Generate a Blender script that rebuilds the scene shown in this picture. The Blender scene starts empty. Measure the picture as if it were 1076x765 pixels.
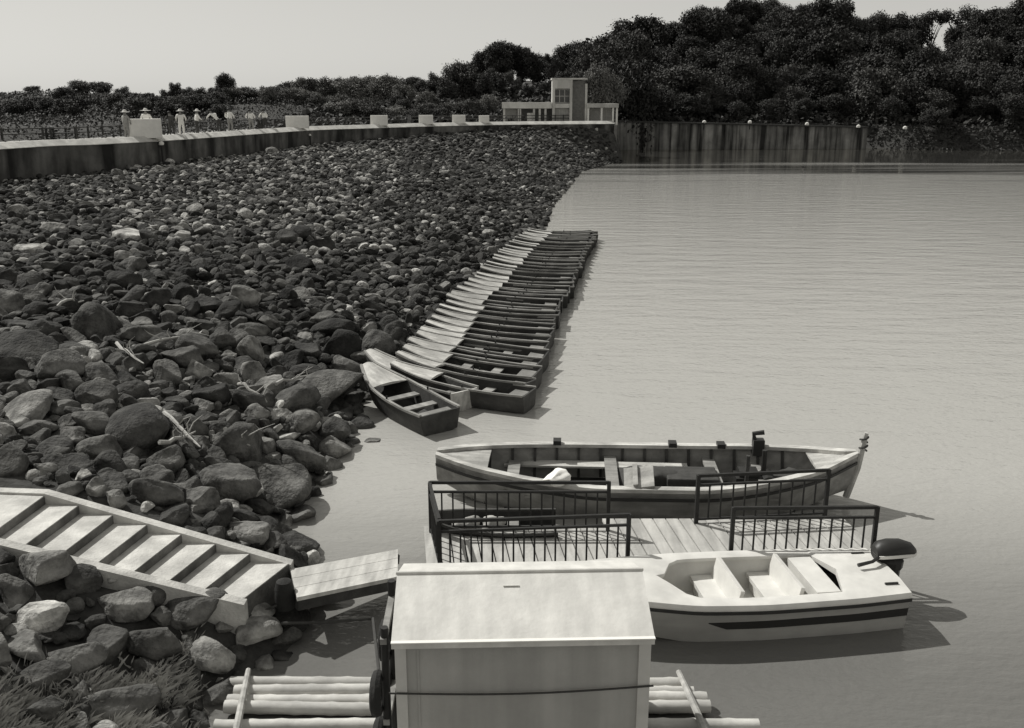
import bpy, bmesh, math, random
import numpy as np
from mathutils import Vector, Matrix, noise as mnoise

random.seed(7)
rng = np.random.default_rng(11)
R = math.radians
scene = bpy.context.scene
COL = scene.collection

# ------------------------------------------------------------------ camera
CAM_H, PITCH, F, CX, CY = 7.5, R(15.5), 1000.0, 538.0, 382.5
cp, sp = math.cos(PITCH), math.sin(PITCH)
cam_d = bpy.data.cameras.new('camera')
cam = bpy.data.objects.new('camera', cam_d)
COL.objects.link(cam)
cam.location = (0, 0, CAM_H)
cam.rotation_euler = (math.pi / 2 - PITCH, 0, 0)
cam_d.sensor_width = 36.0
cam_d.lens = 36.0 * F / 1076.0
cam_d.clip_start = 0.1
cam_d.clip_end = 9000
scene.camera = cam


def at_z(px, py, z):
    """point at height z seen at photo pixel (px, py)"""
    u, v = (px - CX) / F, -(py - CY) / F
    d = Vector((u, cp + v * sp, -sp + v * cp))
    t = (z - CAM_H) / d.z
    return Vector((d.x * t, d.y * t, z))


def at_d(px, py, depth):
    u, v = (px - CX) / F, -(py - CY) / F
    d = Vector((u, cp + v * sp, -sp + v * cp)) * depth
    return d + Vector((0, 0, CAM_H))


def project(x, y, z):
    dz = z - CAM_H
    dep = y * cp - dz * sp
    up = y * sp + dz * cp
    return CX + F * x / dep, CY - F * up / dep, dep


# ------------------------------------------------------------------ tagging
def tag(o, label=None, cat=None, group=None, kind=None):
    if label: o['label'] = label
    if cat: o['category'] = cat
    if group: o['group'] = group
    if kind: o['kind'] = kind
    return o


def empty(name, loc, rz=0.0):
    o = bpy.data.objects.new(name, None)
    o.empty_display_size = 0.2
    o.location = loc
    o.rotation_euler = (0, 0, rz)
    COL.objects.link(o)
    return o


def copy_tree(o, parent=None):
    c = o.copy()
    COL.objects.link(c)
    c.parent = parent
    for ch in o.children:
        copy_tree(ch, c)
    return c


# ------------------------------------------------------------------ materials
TINT = (1.0, 0.985, 0.935)


def col(v):
    return (v * TINT[0], v * TINT[1], v * TINT[2], 1)


def mat(name, v, rough=0.8, var=0.15, scale=3.0, bump=0.0, bscale=20.0, attr=False,
        stain=None, spec=0.3, metallic=0.0, detail=6, rnd=0.0):
    m = bpy.data.materials.new(name)
    m.use_nodes = True
    nt = m.node_tree
    N, L = nt.nodes, nt.links
    b = N['Principled BSDF']
    b.inputs['Roughness'].default_value = rough
    b.inputs['Specular IOR Level'].default_value = spec
    b.inputs['Metallic'].default_value = metallic
    tc = N.new('ShaderNodeTexCoord')
    nz = N.new('ShaderNodeTexNoise')
    nz.inputs['Scale'].default_value = scale
    nz.inputs['Detail'].default_value = detail
    nz.inputs['Roughness'].default_value = 0.65
    L.new(tc.outputs['Object'], nz.inputs['Vector'])
    rp = N.new('ShaderNodeMapRange')
    rp.inputs['From Min'].default_value = 0.3
    rp.inputs['From Max'].default_value = 0.7
    rp.inputs['To Min'].default_value = 1 - var
    rp.inputs['To Max'].default_value = 1 + var
    L.new(nz.outputs['Fac'], rp.inputs['Value'])
    last = rp.outputs['Result']
    if attr:
        at = N.new('ShaderNodeAttribute')
        at.attribute_name = 'tone'
        mu = N.new('ShaderNodeMath'); mu.operation = 'MULTIPLY'
        L.new(last, mu.inputs[0]); L.new(at.outputs['Fac'], mu.inputs[1])
        last = mu.outputs[0]
    if rnd:
        oi = N.new('ShaderNodeObjectInfo')
        mr = N.new('ShaderNodeMapRange')
        mr.inputs['To Min'].default_value = 1 - rnd
        mr.inputs['To Max'].default_value = 1 + rnd
        L.new(oi.outputs['Random'], mr.inputs['Value'])
        mu = N.new('ShaderNodeMath'); mu.operation = 'MULTIPLY'
        L.new(last, mu.inputs[0]); L.new(mr.outputs['Result'], mu.inputs[1])
        last = mu.outputs[0]
    if stain:   # (scale xyz, strength): streaks / weathering with a shape of their own
        mp = N.new('ShaderNodeMapping')
        mp.inputs['Scale'].default_value = stain[0]
        L.new(tc.outputs['Object'], mp.inputs['Vector'])
        n2 = N.new('ShaderNodeTexNoise')
        n2.inputs['Scale'].default_value = 1.0
        n2.inputs['Detail'].default_value = 5
        L.new(mp.outputs['Vector'], n2.inputs['Vector'])
        r2 = N.new('ShaderNodeMapRange')
        r2.inputs['From Min'].default_value = 0.38
        r2.inputs['From Max'].default_value = 0.66
        r2.inputs['To Min'].default_value = 1 - stain[1]
        r2.inputs['To Max'].default_value = 1 + stain[1] * (stain[2] if len(stain) > 2 else 0.5)
        L.new(n2.outputs['Fac'], r2.inputs['Value'])
        mu = N.new('ShaderNodeMath'); mu.operation = 'MULTIPLY'
        L.new(last, mu.inputs[0]); L.new(r2.outputs['Result'], mu.inputs[1])
        last = mu.outputs[0]
    mx = N.new('ShaderNodeMix'); mx.data_type = 'RGBA'; mx.blend_type = 'MULTIPLY'
    mx.inputs['Factor'].default_value = 1.0
    mx.inputs[6].default_value = col(v)
    cmb = N.new('ShaderNodeCombineColor')
    for i in range(3):
        L.new(last, cmb.inputs[i])
    L.new(cmb.outputs[0], mx.inputs[7])
    L.new(mx.outputs[2], b.inputs['Base Color'])
    if bump:
        n3 = N.new('ShaderNodeTexNoise')
        n3.inputs['Scale'].default_value = bscale
        n3.inputs['Detail'].default_value = 6
        L.new(tc.outputs['Object'], n3.inputs['Vector'])
        bp = N.new('ShaderNodeBump')
        bp.inputs['Strength'].default_value = bump
        bp.inputs['Distance'].default_value = 0.05
        L.new(n3.outputs['Fac'], bp.inputs['Height'])
        L.new(bp.outputs['Normal'], b.inputs['Normal'])
    return m


M = {}
M['rock'] = mat('rock', 1.0, 0.95, 0.75, 3.2, 1.0, 14.0, detail=12, attr=True, stain=((0.9, 0.9, 1.6), 0.35))
M['rubble'] = mat('rubble', 0.055, 0.95, 0.6, 2.0, 0.9, 6.0)
M['soil'] = mat('soil', 0.045, 0.95, 0.5, 0.2, 0.5, 2.0)
M['hill'] = mat('hill', 0.055, 0.95, 0.4, 0.15, 0.6, 1.0)
M['road'] = mat('road', 0.4, 0.9, 0.15, 0.6, 0.2, 8.0)
M['concrete'] = mat('concrete', 0.55, 0.9, 0.14, 2.5, 0.25, 30.0, stain=((1.2, 1.2, 1.2), 0.2))
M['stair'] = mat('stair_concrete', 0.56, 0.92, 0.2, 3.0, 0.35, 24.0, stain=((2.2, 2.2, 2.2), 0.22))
M['riser'] = mat('riser_shade_concrete', 0.15, 0.95, 0.3, 3.0, 0.4, 24.0, stain=((2.0, 2.0, 2.0), 0.4))  # concrete darkened to carry the shade of the risers
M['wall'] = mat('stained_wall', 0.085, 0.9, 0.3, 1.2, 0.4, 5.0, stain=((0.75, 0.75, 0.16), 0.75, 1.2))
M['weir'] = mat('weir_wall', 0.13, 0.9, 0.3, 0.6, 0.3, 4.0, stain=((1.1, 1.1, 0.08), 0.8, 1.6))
M['white'] = mat('white_paint', 0.8, 0.6, 0.06, 2.0)
M['white_block'] = mat('whitewash', 0.8, 0.8, 0.08, 2.0)
M['roof'] = mat('roof_sheet', 0.68, 0.6, 0.1, 2.5, 0.1, 14.0, stain=((5.0, 1.0, 1.0), 0.12))
M['shed'] = mat('shed_board', 0.40, 0.8, 0.08, 2.0, 0.08, 40.0, stain=((5.0, 1.0, 0.35), 0.1))
M['shed_trim'] = mat('shed_trim', 0.58, 0.7, 0.08, 3.0)
M['boat_white'] = mat('boat_gelcoat', 0.68, 0.45, 0.08, 2.5, spec=0.5, stain=((3.0, 3.0, 3.0), 0.10))
M['boat_hull'] = mat('boat_hull_paint', 0.36, 0.4, 0.1, 2.0, stain=((0.5, 0.5, 3.0), 0.14))
M['boat_in'] = mat('boat_liner', 0.62, 0.6, 0.1, 3.0)
M['black'] = mat('black_paint', 0.03, 0.45, 0.15, 4.0)
M['rubber'] = mat('rubber', 0.025, 0.85, 0.2, 6.0, 0.3, 30)
M['steel'] = mat('rail_steel', 0.025, 0.6, 0.3, 8.0)
M['plank'] = mat('deck_plank', 0.5, 0.85, 0.14, 1.5, 0.25, 14.0, stain=((6.0, 0.8, 1.0), 0.25), rnd=0.12)
M['wood_pale'] = mat('wood_pale', 0.46, 0.8, 0.2, 3.0, 0.2, 16.0, stain=((1.0, 7.0, 4.0), 0.3), rnd=0.22)
M['wood_grey'] = mat('wood_grey', 0.29, 0.8, 0.2, 3.0, 0.2, 16.0, stain=((1.0, 7.0, 4.0), 0.3), rnd=0.1)
M['wood_dark'] = mat('wood_dark', 0.06, 0.75, 0.3, 3.0, 0.2, 14.0, stain=((1.0, 5.0, 4.0), 0.3), rnd=0.2)
M['bamboo'] = mat('bamboo', 0.52, 0.55, 0.14, 2.5, 0.1, 10.0, stain=((2.0, 6.0, 6.0), 0.2), rnd=0.15)
M['driftwood'] = mat('driftwood', 0.42, 0.9, 0.2, 4.0, 0.3, 20)
M['grass'] = mat('dry_grass', 0.42, 0.9, 0.3, 1.2)
M['leaf'] = mat('leaf', 0.038, 0.7, 0.45, 0.35, rnd=0.28, spec=0.25)
M['leaf_mid'] = mat('leaf_mid', 0.065, 0.7, 0.45, 0.35, rnd=0.28, spec=0.25)
M['leaf_pale'] = mat('leaf_pale', 0.15, 0.7, 0.4, 0.4, rnd=0.2, spec=0.25)
M['bark'] = mat('bark', 0.08, 0.9, 0.3, 3.0)
M['build_wall'] = mat('building_wall', 0.52, 0.9, 0.12, 1.0, stain=((1.0, 1.0, 0.3), 0.2))
M['build_dark'] = mat('building_dark', 0.14, 0.9, 0.3, 4.0)  # on the tower's right side this dark tone is painted-in shade
M['glass'] = mat('window_glass', 0.06, 0.2, 0.2, 2.0, spec=0.6)
M['shutter'] = mat('shutter', 0.36, 0.8, 0.12, 4.0)
M['skin'] = mat('skin', 0.22, 0.6, 0.05, 4.0)
M['hair'] = mat('hair', 0.03, 0.6, 0.2, 6.0)
M['shirt_white'] = mat('shirt_white', 0.85, 0.9, 0.08, 4.0)
M['shirt_grey'] = mat('shirt_grey', 0.34, 0.9, 0.12, 4.0)
M['shirt_dark'] = mat('shirt_dark', 0.08, 0.9, 0.12, 4.0)
M['trousers'] = mat('trousers', 0.06, 0.9, 0.15, 4.0)
M['trousers_grey'] = mat('trousers_grey', 0.28, 0.9, 0.15, 4.0)
M['straw'] = mat('straw', 0.62, 0.8, 0.12, 10.0)
M['rope'] = mat('rope', 0.06, 0.9, 0.2, 10.0)
M['sack'] = mat('sack', 0.42, 0.9, 0.2, 5.0, 0.4, 12)


# ------------------------------------------------------------------ mesh builder
class MB:
    def __init__(s):
        s.v, s.f, s.mi = [], [], []

    def add(s, verts, faces, mi=0):
        o = len(s.v)
        s.v += [tuple(p) for p in verts]
        s.f += [tuple(i + o for i in fc) for fc in faces]
        s.mi += [mi] * len(faces)
        return s

    def box(s, c, size, rz=0.0, mi=0, mtx=None):
        x, y, z = size[0] / 2, size[1] / 2, size[2] / 2
        m = mtx or Matrix.Rotation(rz, 4, 'Z')
        c = Vector(c)
        vs = [c + (m @ Vector(p)) for p in ((-x, -y, -z), (x, -y, -z), (x, y, -z), (-x, y, -z),
                                          (-x, -y, z), (x, -y, z), (x, y, z), (-x, y, z))]
        return s.add(vs, [(0, 3, 2, 1), (4, 5, 6, 7), (0, 1, 5, 4), (1, 2, 6, 5), (2, 3, 7, 6), (3, 0, 4, 7)], mi)

    def bar(s, a, b, w, h, mi=0):
        a, b = Vector(a), Vector(b)
        d = b - a
        x = d.normalized()
        up = Vector((0, 0, 1)) if abs(x.z) < 0.95 else Vector((0, 1, 0))
        y = up.cross(x).normalized()
        z = x.cross(y)
        m = Matrix((x, y, z)).transposed().to_4x4()
        return s.box((a + b) / 2, (d.length, w, h), mtx=m, mi=mi)

    def tube(s, pts, rad, n=8, mi=0, caps=True):
        pts = [Vector(p) for p in pts]
        if not isinstance(rad, (list, tuple)): rad = [rad] * len(pts)
        vs, fs = [], []
        prev = None
        for i, p in enumerate(pts):
            t = (pts[min(i + 1, len(pts) - 1)] - pts[max(i - 1, 0)]).normalized()
            if prev is None:
                up = Vector((0, 0, 1)) if abs(t.z) < 0.9 else Vector((1, 0, 0))
                prev = up.cross(t).normalized()
            a = (prev - t * prev.dot(t)).normalized()
            prev = a
            b = t.cross(a)
            for k in range(n):
                q = 2 * math.pi * k / n
                vs.append(p + (a * math.cos(q) + b * math.sin(q)) * rad[i])
        for i in range(len(pts) - 1):
            for k in range(n):
                k2 = (k + 1) % n
                fs.append((i * n + k, i * n + k2, (i + 1) * n + k2, (i + 1) * n + k))
        if caps:
            fs.append(tuple(range(n - 1, -1, -1)))
            fs.append(tuple(range((len(pts) - 1) * n, len(pts) * n)))
        return s.add(vs, fs, mi)

    def lathe(s, prof, c=(0, 0, 0), n=16, mi=0):
        c = Vector(c)
        vs, fs = [], []
        for r, z in prof:
            for k in range(n):
                q = 2 * math.pi * k / n
                vs.append(c + Vector((r * math.cos(q), r * math.sin(q), z)))
        for i in range(len(prof) - 1):
            for k in range(n):
                k2 = (k + 1) % n
                fs.append((i * n + k, i * n + k2, (i + 1) * n + k2, (i + 1) * n + k))
        fs.append(tuple(range(n - 1, -1, -1)))
        fs.append(tuple(range((len(prof) - 1) * n, len(prof) * n)))
        return s.add(vs, fs, mi)

    def prism(s, poly, z0, z1, mi=0):
        """vertical prism over a polygon of (x, y)"""
        n = len(poly)
        vs = [(p[0], p[1], z0) for p in poly] + [(p[0], p[1], z1) for p in poly]
        fs = [tuple(range(n - 1, -1, -1)), tuple(range(n, 2 * n))]
        fs += [(i, (i + 1) % n, n + (i + 1) % n, n + i) for i in range(n)]
        return s.add(vs, fs, mi)

    def extr(s, poly, y0, y1, mi=0):
        """prism of an (x, z) outline along y"""
        n = len(poly)
        vs = [(p[0], y0, p[1]) for p in poly] + [(p[0], y1, p[1]) for p in poly]
        fs = [tuple(range(n)), tuple(range(2 * n - 1, n - 1, -1))]
        fs += [((i + 1) % n, i, n + i, n + (i + 1) % n) for i in range(n)]
        return s.add(vs, fs, mi)

    def loft(s, secs, closed=False, cap=False, mi=0):
        n = len(secs[0])
        vs = [p for sec in secs for p in sec]
        fs = []
        for i in range(len(secs) - 1):
            for k in range(n if closed else n - 1):
                k2 = (k + 1) % n
                fs.append((i * n + k, i * n + k2, (i + 1) * n + k2, (i + 1) * n + k))
        if cap:
            fs.append(tuple(range(n - 1, -1, -1)))
            fs.append(tuple(range((len(secs) - 1) * n, len(secs) * n)))
        return s.add(vs, fs, mi)

    def build(s, name, mats, parent=None, bevel=0.0, smooth=False, loc=None):
        me = bpy.data.meshes.new(name)
        me.from_pydata(s.v, [], s.f)
        bm = bmesh.new(); bm.from_mesh(me)
        bmesh.ops.recalc_face_normals(bm, faces=bm.faces)
        if bevel:
            bmesh.ops.bevel(bm, geom=[e for e in bm.edges if len(e.link_faces) == 2 and e.calc_face_angle(0) > 0.6],
                            offset=bevel, segments=2, affect='EDGES', profile=0.5, clamp_overlap=True)
        bm.to_mesh(me); bm.free()
        if not isinstance(mats, (list, tuple)): mats = [mats]
        for m_ in mats: me.materials.append(m_)
        if len(mats) > 1 and not bevel:
            for p, k in zip(me.polygons, s.mi): p.material_index = k
        if smooth:
            for p in me.polygons: p.use_smooth = True
            me.set_sharp_from_angle(angle=R(40))
        o = bpy.data.objects.new(name, me)
        COL.objects.link(o)
        if parent: o.parent = parent
        if loc: o.location = loc
        return o


def np_mesh(name, verts, faces, material, tone=None, parent=None, smooth=False):
    me = bpy.data.meshes.new(name)
    nv, nf = len(verts), len(faces)
    k = faces.shape[1]
    me.vertices.add(nv)
    me.vertices.foreach_set('co', verts.astype(np.float32).ravel())
    me.loops.add(nf * k)
    me.loops.foreach_set('vertex_index', faces.astype(np.int32).ravel())
    me.polygons.add(nf)
    me.polygons.foreach_set('loop_start', np.arange(0, nf * k, k, dtype=np.int32))
    me.polygons.foreach_set('use_smooth', np.full(nf, smooth, dtype=bool))
    me.update(calc_edges=True)
    if tone is not None:
        a = me.attributes.new('tone', 'FLOAT', 'POINT')
        a.data.foreach_set('value', tone.astype(np.float32))
    me.materials.append(material)
    o = bpy.data.objects.new(name, me)
    COL.objects.link(o)
    if parent: o.parent = parent
    return o


# ------------------------------------------------------------------ light and sky
SUN = Vector((-0.56, 0.40, 0.73)).normalized()
world = bpy.data.worlds.new('World')
scene.world = world
world.use_nodes = True
wn, wl = world.node_tree.nodes, world.node_tree.links
bg = wn['Background']
sky = wn.new('ShaderNodeTexSky')
sky.sky_type = 'NISHITA'
sky.sun_disc = False
sky.sun_elevation = math.asin(SUN.z)
sky.sun_rotation = math.atan2(SUN.x, SUN.y)
sky.air_density = 1.0
sky.dust_density = 0.8
sky.ozone_density = 1.0
bw = wn.new('ShaderNodeRGBToBW')
wl.new(sky.outputs[0], bw.inputs[0])
cc = wn.new('ShaderNodeMix'); cc.data_type = 'RGBA'; cc.blend_type = 'MULTIPLY'
cc.inputs['Factor'].default_value = 1.0
cc.inputs[7].default_value = (1.0, 0.985, 0.93, 1)
pw = wn.new('ShaderNodeMath'); pw.operation = 'POWER'; pw.inputs[1].default_value = 0.45   # hazy, even sky
wl.new(bw.outputs[0], pw.inputs[0])
ml = wn.new('ShaderNodeMath'); ml.operation = 'MULTIPLY'; ml.inputs[1].default_value = 1.65
wl.new(pw.outputs[0], ml.inputs[0])
wl.new(ml.outputs[0], cc.inputs[6])
wl.new(cc.outputs[2], bg.inputs['Color'])
bg.inputs['Strength'].default_value = 0.13

sl = bpy.data.lights.new('sun', 'SUN')
sl.energy = 3.3
sl.angle = R(0.6)
sl.color = (1.0, 0.985, 0.94)
so = bpy.data.objects.new('sun', sl)
so.rotation_euler = (-SUN).to_track_quat('-Z', 'Y').to_euler()
so.location = SUN * 100
COL.objects.link(so)
scene.view_settings.view_transform = 'Standard'
scene.view_settings.look = 'None'
scene.view_settings.exposure = 0.3
scene.view_settings.gamma = 1.0
scene.view_settings.use_curve_mapping = False

# ------------------------------------------------------------------ the lie of the land
W_Y = np.array([-20, 9, 11, 12, 14.5, 15.5, 18.1, 20.4, 23.2, 25, 28, 57, 71, 105, 116, 124, 135])
W_X = np.array([-4.1, -4.1, -3.9, -3.1, -3.3, -4.1, -3.95, -3.7, -4.0, -3.3, -2.0, 1.8, 2.9, 7.4, 11, 14, 15.5])
PAR = [(-38, -20), (-37, 20)] + [(at_d(x, y, d).x, at_d(x, y, d).y) for x, y, d in
       ((0, 150, 58), (100, 146, 64), (190, 141, 72), (320, 133, 93), (390, 130.6, 101), (450, 129, 108), (530, 127.6, 115), (600, 127, 118), (645, 127.6, 120))]
PAR_X = np.array([p[0] for p in PAR]); PAR_Y = np.array([p[1] for p in PAR])
B_Y = np.array([-20, 58, 73, 95, 111, 122, 130]); B_Z = np.array([2.5, 2.6, 2.9, 3.1, 3.7, 4.3, 4.4])
CREST = 4.9
ST_LOW = [at_z(298, 592, 0.82), at_z(252, 628, 0.82)]
ST_TOP = [at_z(46, 521, 1.78), at_z(-14, 564, 1.78)]


def ground_z(x, y):
    """height of the embankment at arrays x, y"""
    x = np.asarray(x, float); y = np.asarray(y, float)
    w = np.interp(y, W_Y, W_X); p = np.interp(y, PAR_Y, PAR_X)
    s = (w - x) / np.maximum(w - p, 0.5)
    k = np.interp(y, [14, 24, 60, 110], [9.5, 6.0, 2.6, 1.6])
    zb = np.interp(y, B_Y, B_Z)
    z = zb * (1 - np.exp(-k * np.clip(s, 0, 1.2))) / (1 - np.exp(-k))
    z = np.where(s < 0, np.maximum((w - x) * -0.5 * -1.0, -2.6), z)
    z = z + np.where(s > 0.02, 0.10 * np.sin(x * 1.3 + 0.7 * y) * np.sin(y * 0.9 - 0.4 * x), 0)
    # cut for the flight of stairs
    ya = min(ST_LOW[1].y, ST_TOP[1].y) - 0.1; yb = max(ST_LOW[0].y, ST_TOP[0].y) + 0.35
    tt = (ST_LOW[0].x - x) / (ST_LOW[0].x - ST_TOP[0].x)
    lim = 0.82 + 0.96 * np.clip(tt, -0.1, 1.0) - 0.32
    z = np.where((y > ya) & (y < yb) & (x < ST_LOW[0].x + 0.5), np.minimum(z, lim), z)
    return z


def grid_mesh(name, xs, ys, zf, material, smooth=True):
    X, Y = np.meshgrid(xs, ys)
    Z = zf(X, Y)
    v = np.stack([X.ravel(), Y.ravel(), Z.ravel()], 1)
    nx, ny = len(xs), len(ys)
    i = np.arange((ny - 1) * nx).reshape(ny - 1, nx)[:, :-1].ravel()
    f = np.stack([i, i + 1, i + nx + 1, i + nx], 1)
    return np_mesh(name, v, f, material, smooth=smooth)


# lake bed / ground sheet out to the horizon
g = MB(); g.add([(-5000, -5000, -3), (5000, -5000, -3), (5000, 5000, -3), (-5000, 5000, -3)], [(0, 1, 2, 3)])
tag(g.build('ground', M['soil']), kind='structure')

# embankment under the rocks, in rows that follow waterline and wall
rows, nn = np.concatenate([np.arange(-6, 40, 0.35), np.arange(40, 127, 0.8)]), 90
vv = []
for y in rows:
    w = float(np.interp(y, W_Y, W_X)); p = float(np.interp(y, PAR_Y, PAR_X))
    t = np.linspace(0, 1, nn) ** 1.5
    x = (w + 4) + (p - 0.3 - w - 4) * t
    z = ground_z(x, np.full(nn, y))
    z = np.where(x > w, np.maximum(-(x - w) * 0.5, -2.6), z)
    vv.append(np.stack([x, np.full(nn, y), z], 1))
vv = np.concatenate(vv)
i = np.arange((len(rows) - 1) * nn).reshape(-1, nn)[:, :-1].ravel()
emb = np_mesh('embankment', vv, np.stack([i, i + nn, i + nn + 1, i + 1], 1), M['rubble'], smooth=True)
tag(emb, kind='structure')

# ------------------------------------------------------------------ water
wm = bpy.data.materials.new('lake_water')
wm.use_nodes = True
N, L = wm.node_tree.nodes, wm.node_tree.links
N.remove(N['Principled BSDF'])
w_dif = N.new('ShaderNodeBsdfDiffuse'); w_dif.inputs['Color'].default_value = col(0.31)      # silty water
w_glo = N.new('ShaderNodeBsdfGlossy'); w_glo.inputs['Roughness'].default_value = 0.05; w_glo.inputs['Color'].default_value = col(0.98)
w_fre = N.new('ShaderNodeFresnel'); w_fre.inputs['IOR'].default_value = 1.38
w_mix = N.new('ShaderNodeMixShader')
L.new(w_fre.outputs[0], w_mix.inputs[0]); L.new(w_dif.outputs[0], w_mix.inputs[1]); L.new(w_glo.outputs[0], w_mix.inputs[2])
L.new(w_mix.outputs[0], N['Material Output'].inputs['Surface'])
tc = N.new('ShaderNodeTexCoord')
prev = None
# ruffled in the open, calm in the lee of the far hill, with stretched cat's-paws between
sx = N.new('ShaderNodeSeparateXYZ'); L.new(tc.outputs['Object'], sx.inputs[0])
mpc = N.new('ShaderNodeMapping'); mpc.inputs['Scale'].default_value = (0.022, 0.2, 1); mpc.inputs['Rotation'].default_value = (0, 0, 0.06)
L.new(tc.outputs['Object'], mpc.inputs['Vector'])
nzc = N.new('ShaderNodeTexNoise'); nzc.inputs['Scale'].default_value = 1.0; nzc.inputs['Detail'].default_value = 3
L.new(mpc.outputs['Vector'], nzc.inputs['Vector'])
mad = N.new('ShaderNodeMath'); mad.operation = 'MULTIPLY_ADD'; mad.inputs[1].default_value = 95.0
L.new(nzc.outputs['Fac'], mad.inputs[0]); L.new(sx.outputs['Y'], mad.inputs[2])
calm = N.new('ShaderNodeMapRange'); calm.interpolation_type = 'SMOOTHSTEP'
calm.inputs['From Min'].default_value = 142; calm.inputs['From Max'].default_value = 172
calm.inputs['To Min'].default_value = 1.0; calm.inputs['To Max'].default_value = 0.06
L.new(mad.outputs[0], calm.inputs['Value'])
# silty off the rocks; far colour darkened to paint in the hill's reflection
silt_refl = N.new('ShaderNodeMapRange')
silt_refl.inputs['From Min'].default_value = 0.06; silt_refl.inputs['From Max'].default_value = 1.0
silt_refl.inputs['To Min'].default_value = 0.04; silt_refl.inputs['To Max'].default_value = 0.40
L.new(calm.outputs['Result'], silt_refl.inputs['Value'])
# shade painted into the water colour round the dock, darker towards the camera
near_shade = N.new('ShaderNodeMapRange'); near_shade.interpolation_type = 'SMOOTHSTEP'
near_shade.inputs['From Min'].default_value = 12.5; near_shade.inputs['From Max'].default_value = 21.0
near_shade.inputs['To Min'].default_value = 0.36; near_shade.inputs['To Max'].default_value = 1.0
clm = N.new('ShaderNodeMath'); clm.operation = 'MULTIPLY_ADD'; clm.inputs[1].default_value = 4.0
L.new(nzc.outputs['Fac'], clm.inputs[0]); L.new(sx.outputs['Y'], clm.inputs[2]); L.new(clm.outputs[0], near_shade.inputs['Value'])
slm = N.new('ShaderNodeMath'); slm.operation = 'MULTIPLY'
L.new(silt_refl.outputs['Result'], slm.inputs[0]); L.new(near_shade.outputs['Result'], slm.inputs[1])
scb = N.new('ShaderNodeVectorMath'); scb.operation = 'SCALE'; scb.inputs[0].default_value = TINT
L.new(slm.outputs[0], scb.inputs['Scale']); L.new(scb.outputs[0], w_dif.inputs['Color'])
for sc_, dist, strg in (((0.35, 1.1, 1), 0.10, 0.55), ((2.2, 3.6, 1), 0.03, 0.6), ((7, 11, 1), 0.02, 0.7)):
    mp = N.new('ShaderNodeMapping'); mp.inputs['Scale'].default_value = sc_
    mp.inputs['Rotation'].default_value = (0, 0, 0.3)
    L.new(tc.outputs['Object'], mp.inputs['Vector'])
    nz = N.new('ShaderNodeTexNoise'); nz.inputs['Scale'].default_value = 1.0; nz.inputs['Detail'].default_value = 3
    L.new(mp.outputs['Vector'], nz.inputs['Vector'])
    bp = N.new('ShaderNodeBump'); bp.inputs['Distance'].default_value = dist; ms = N.new('ShaderNodeMath'); ms.operation = 'MULTIPLY'; ms.inputs[1].default_value = strg
    L.new(calm.outputs['Result'], ms.inputs[0]); L.new(ms.outputs[0], bp.inputs['Strength'])
    L.new(nz.outputs['Fac'], bp.inputs['Height'])
    if prev: L.new(prev.outputs['Normal'], bp.inputs['Normal'])
    prev = bp
for n_ in (w_dif, w_glo, w_fre): L.new(prev.outputs['Normal'], n_.inputs['Normal'])
wmb = MB()
wmb.add([(-60, -60, 0), (1500, -60, 0), (1500, 1500, 0), (-60, 1500, 0)], [(0, 1, 2, 3)])
tag(wmb.build('water', wm), kind='structure')

# ------------------------------------------------------------------ hills
S_X = np.array([9, 13, 15, 16, 57, 62, 75, 140, 300]); S_Y = np.array([121, 135, 148, 156.5, 158.5, 153, 149, 136, 120])
H_X = np.array([-300, -120, -60, -20, -2, 8, 20, 38, 60, 72, 82, 104, 150, 300])
H_Z = np.array([0.0, 0.2, 0.6, 2.0, 6.5, 6, 9.5, 16.5, 17, 13.5, 9.5, 15, 19, 22])


def hill_z(x, y):
    x = np.asarray(x, float); y = np.asarray(y, float)
    ys = np.interp(x, S_X, S_Y)
    # behind the crest on the left the land starts just past the road
    pyx = np.interp(x, PAR_X, PAR_Y)
    left = x < 11
    d = np.where(left, y - pyx - 3.0, y - ys)
    sm = lambda t: np.clip(t, 0, 1) ** 2 * (3 - 2 * np.clip(t, 0, 1))
    base = np.where(left, 4.2 + 0.2 * sm(d / 4), -2.0 + 5.6 * sm((d + 2.5) / 7))
    h = np.interp(x, H_X, H_Z)
    rise = h * sm((d - 6) / np.where(left, 55, 50))
    und = 0.5 * np.sin(x * 0.21 + 1) * np.sin(y * 0.17) * sm((d - 6) / 20)
    mound = 2.3 * np.exp(-(((x + 62) / 22) ** 2 + ((y - 122) / 14) ** 2)) + 0.9 * np.exp(-(((x + 40) / 16) ** 2 + ((y - 126) / 12) ** 2))
    return base + rise + und + mound


hx = np.concatenate([np.arange(-260, -100, 8), np.arange(-100, 130, 2.0), np.arange(130, 301, 8)])
hy = np.concatenate([np.arange(40, 240, 2.0), np.arange(240, 420, 12)])


def hill_mesh():
    X, Y = np.meshgrid(hx, hy)
    Z = hill_z(X, Y)
    pyx = np.interp(X, PAR_X, PAR_Y)
    ok = np.where(X < 11, Y > pyx + 2.2, Y > np.interp(X, S_X, S_Y) - 6)
    # left of the wall's first point the wall runs almost along y
    px = np.interp(Y, PAR_Y, PAR_X)
    ok = np.where((Y < 112), X < px - 5.0, ok)
    v = np.stack([X.ravel(), Y.ravel(), Z.ravel()], 1)
    nx, ny = len(hx), len(hy)
    i = np.arange((ny - 1) * nx).reshape(ny - 1, nx)[:, :-1].ravel()
    f = np.stack([i, i + 1, i + nx + 1, i + nx], 1)
    keep = ok.ravel()[f].all(1)
    f = f[keep]
    used = np.unique(f)
    remap = -np.ones(len(v), int); remap[used] = np.arange(len(used))
    return np_mesh('hillside', v[used], remap[f], M['hill'], smooth=True)


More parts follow.
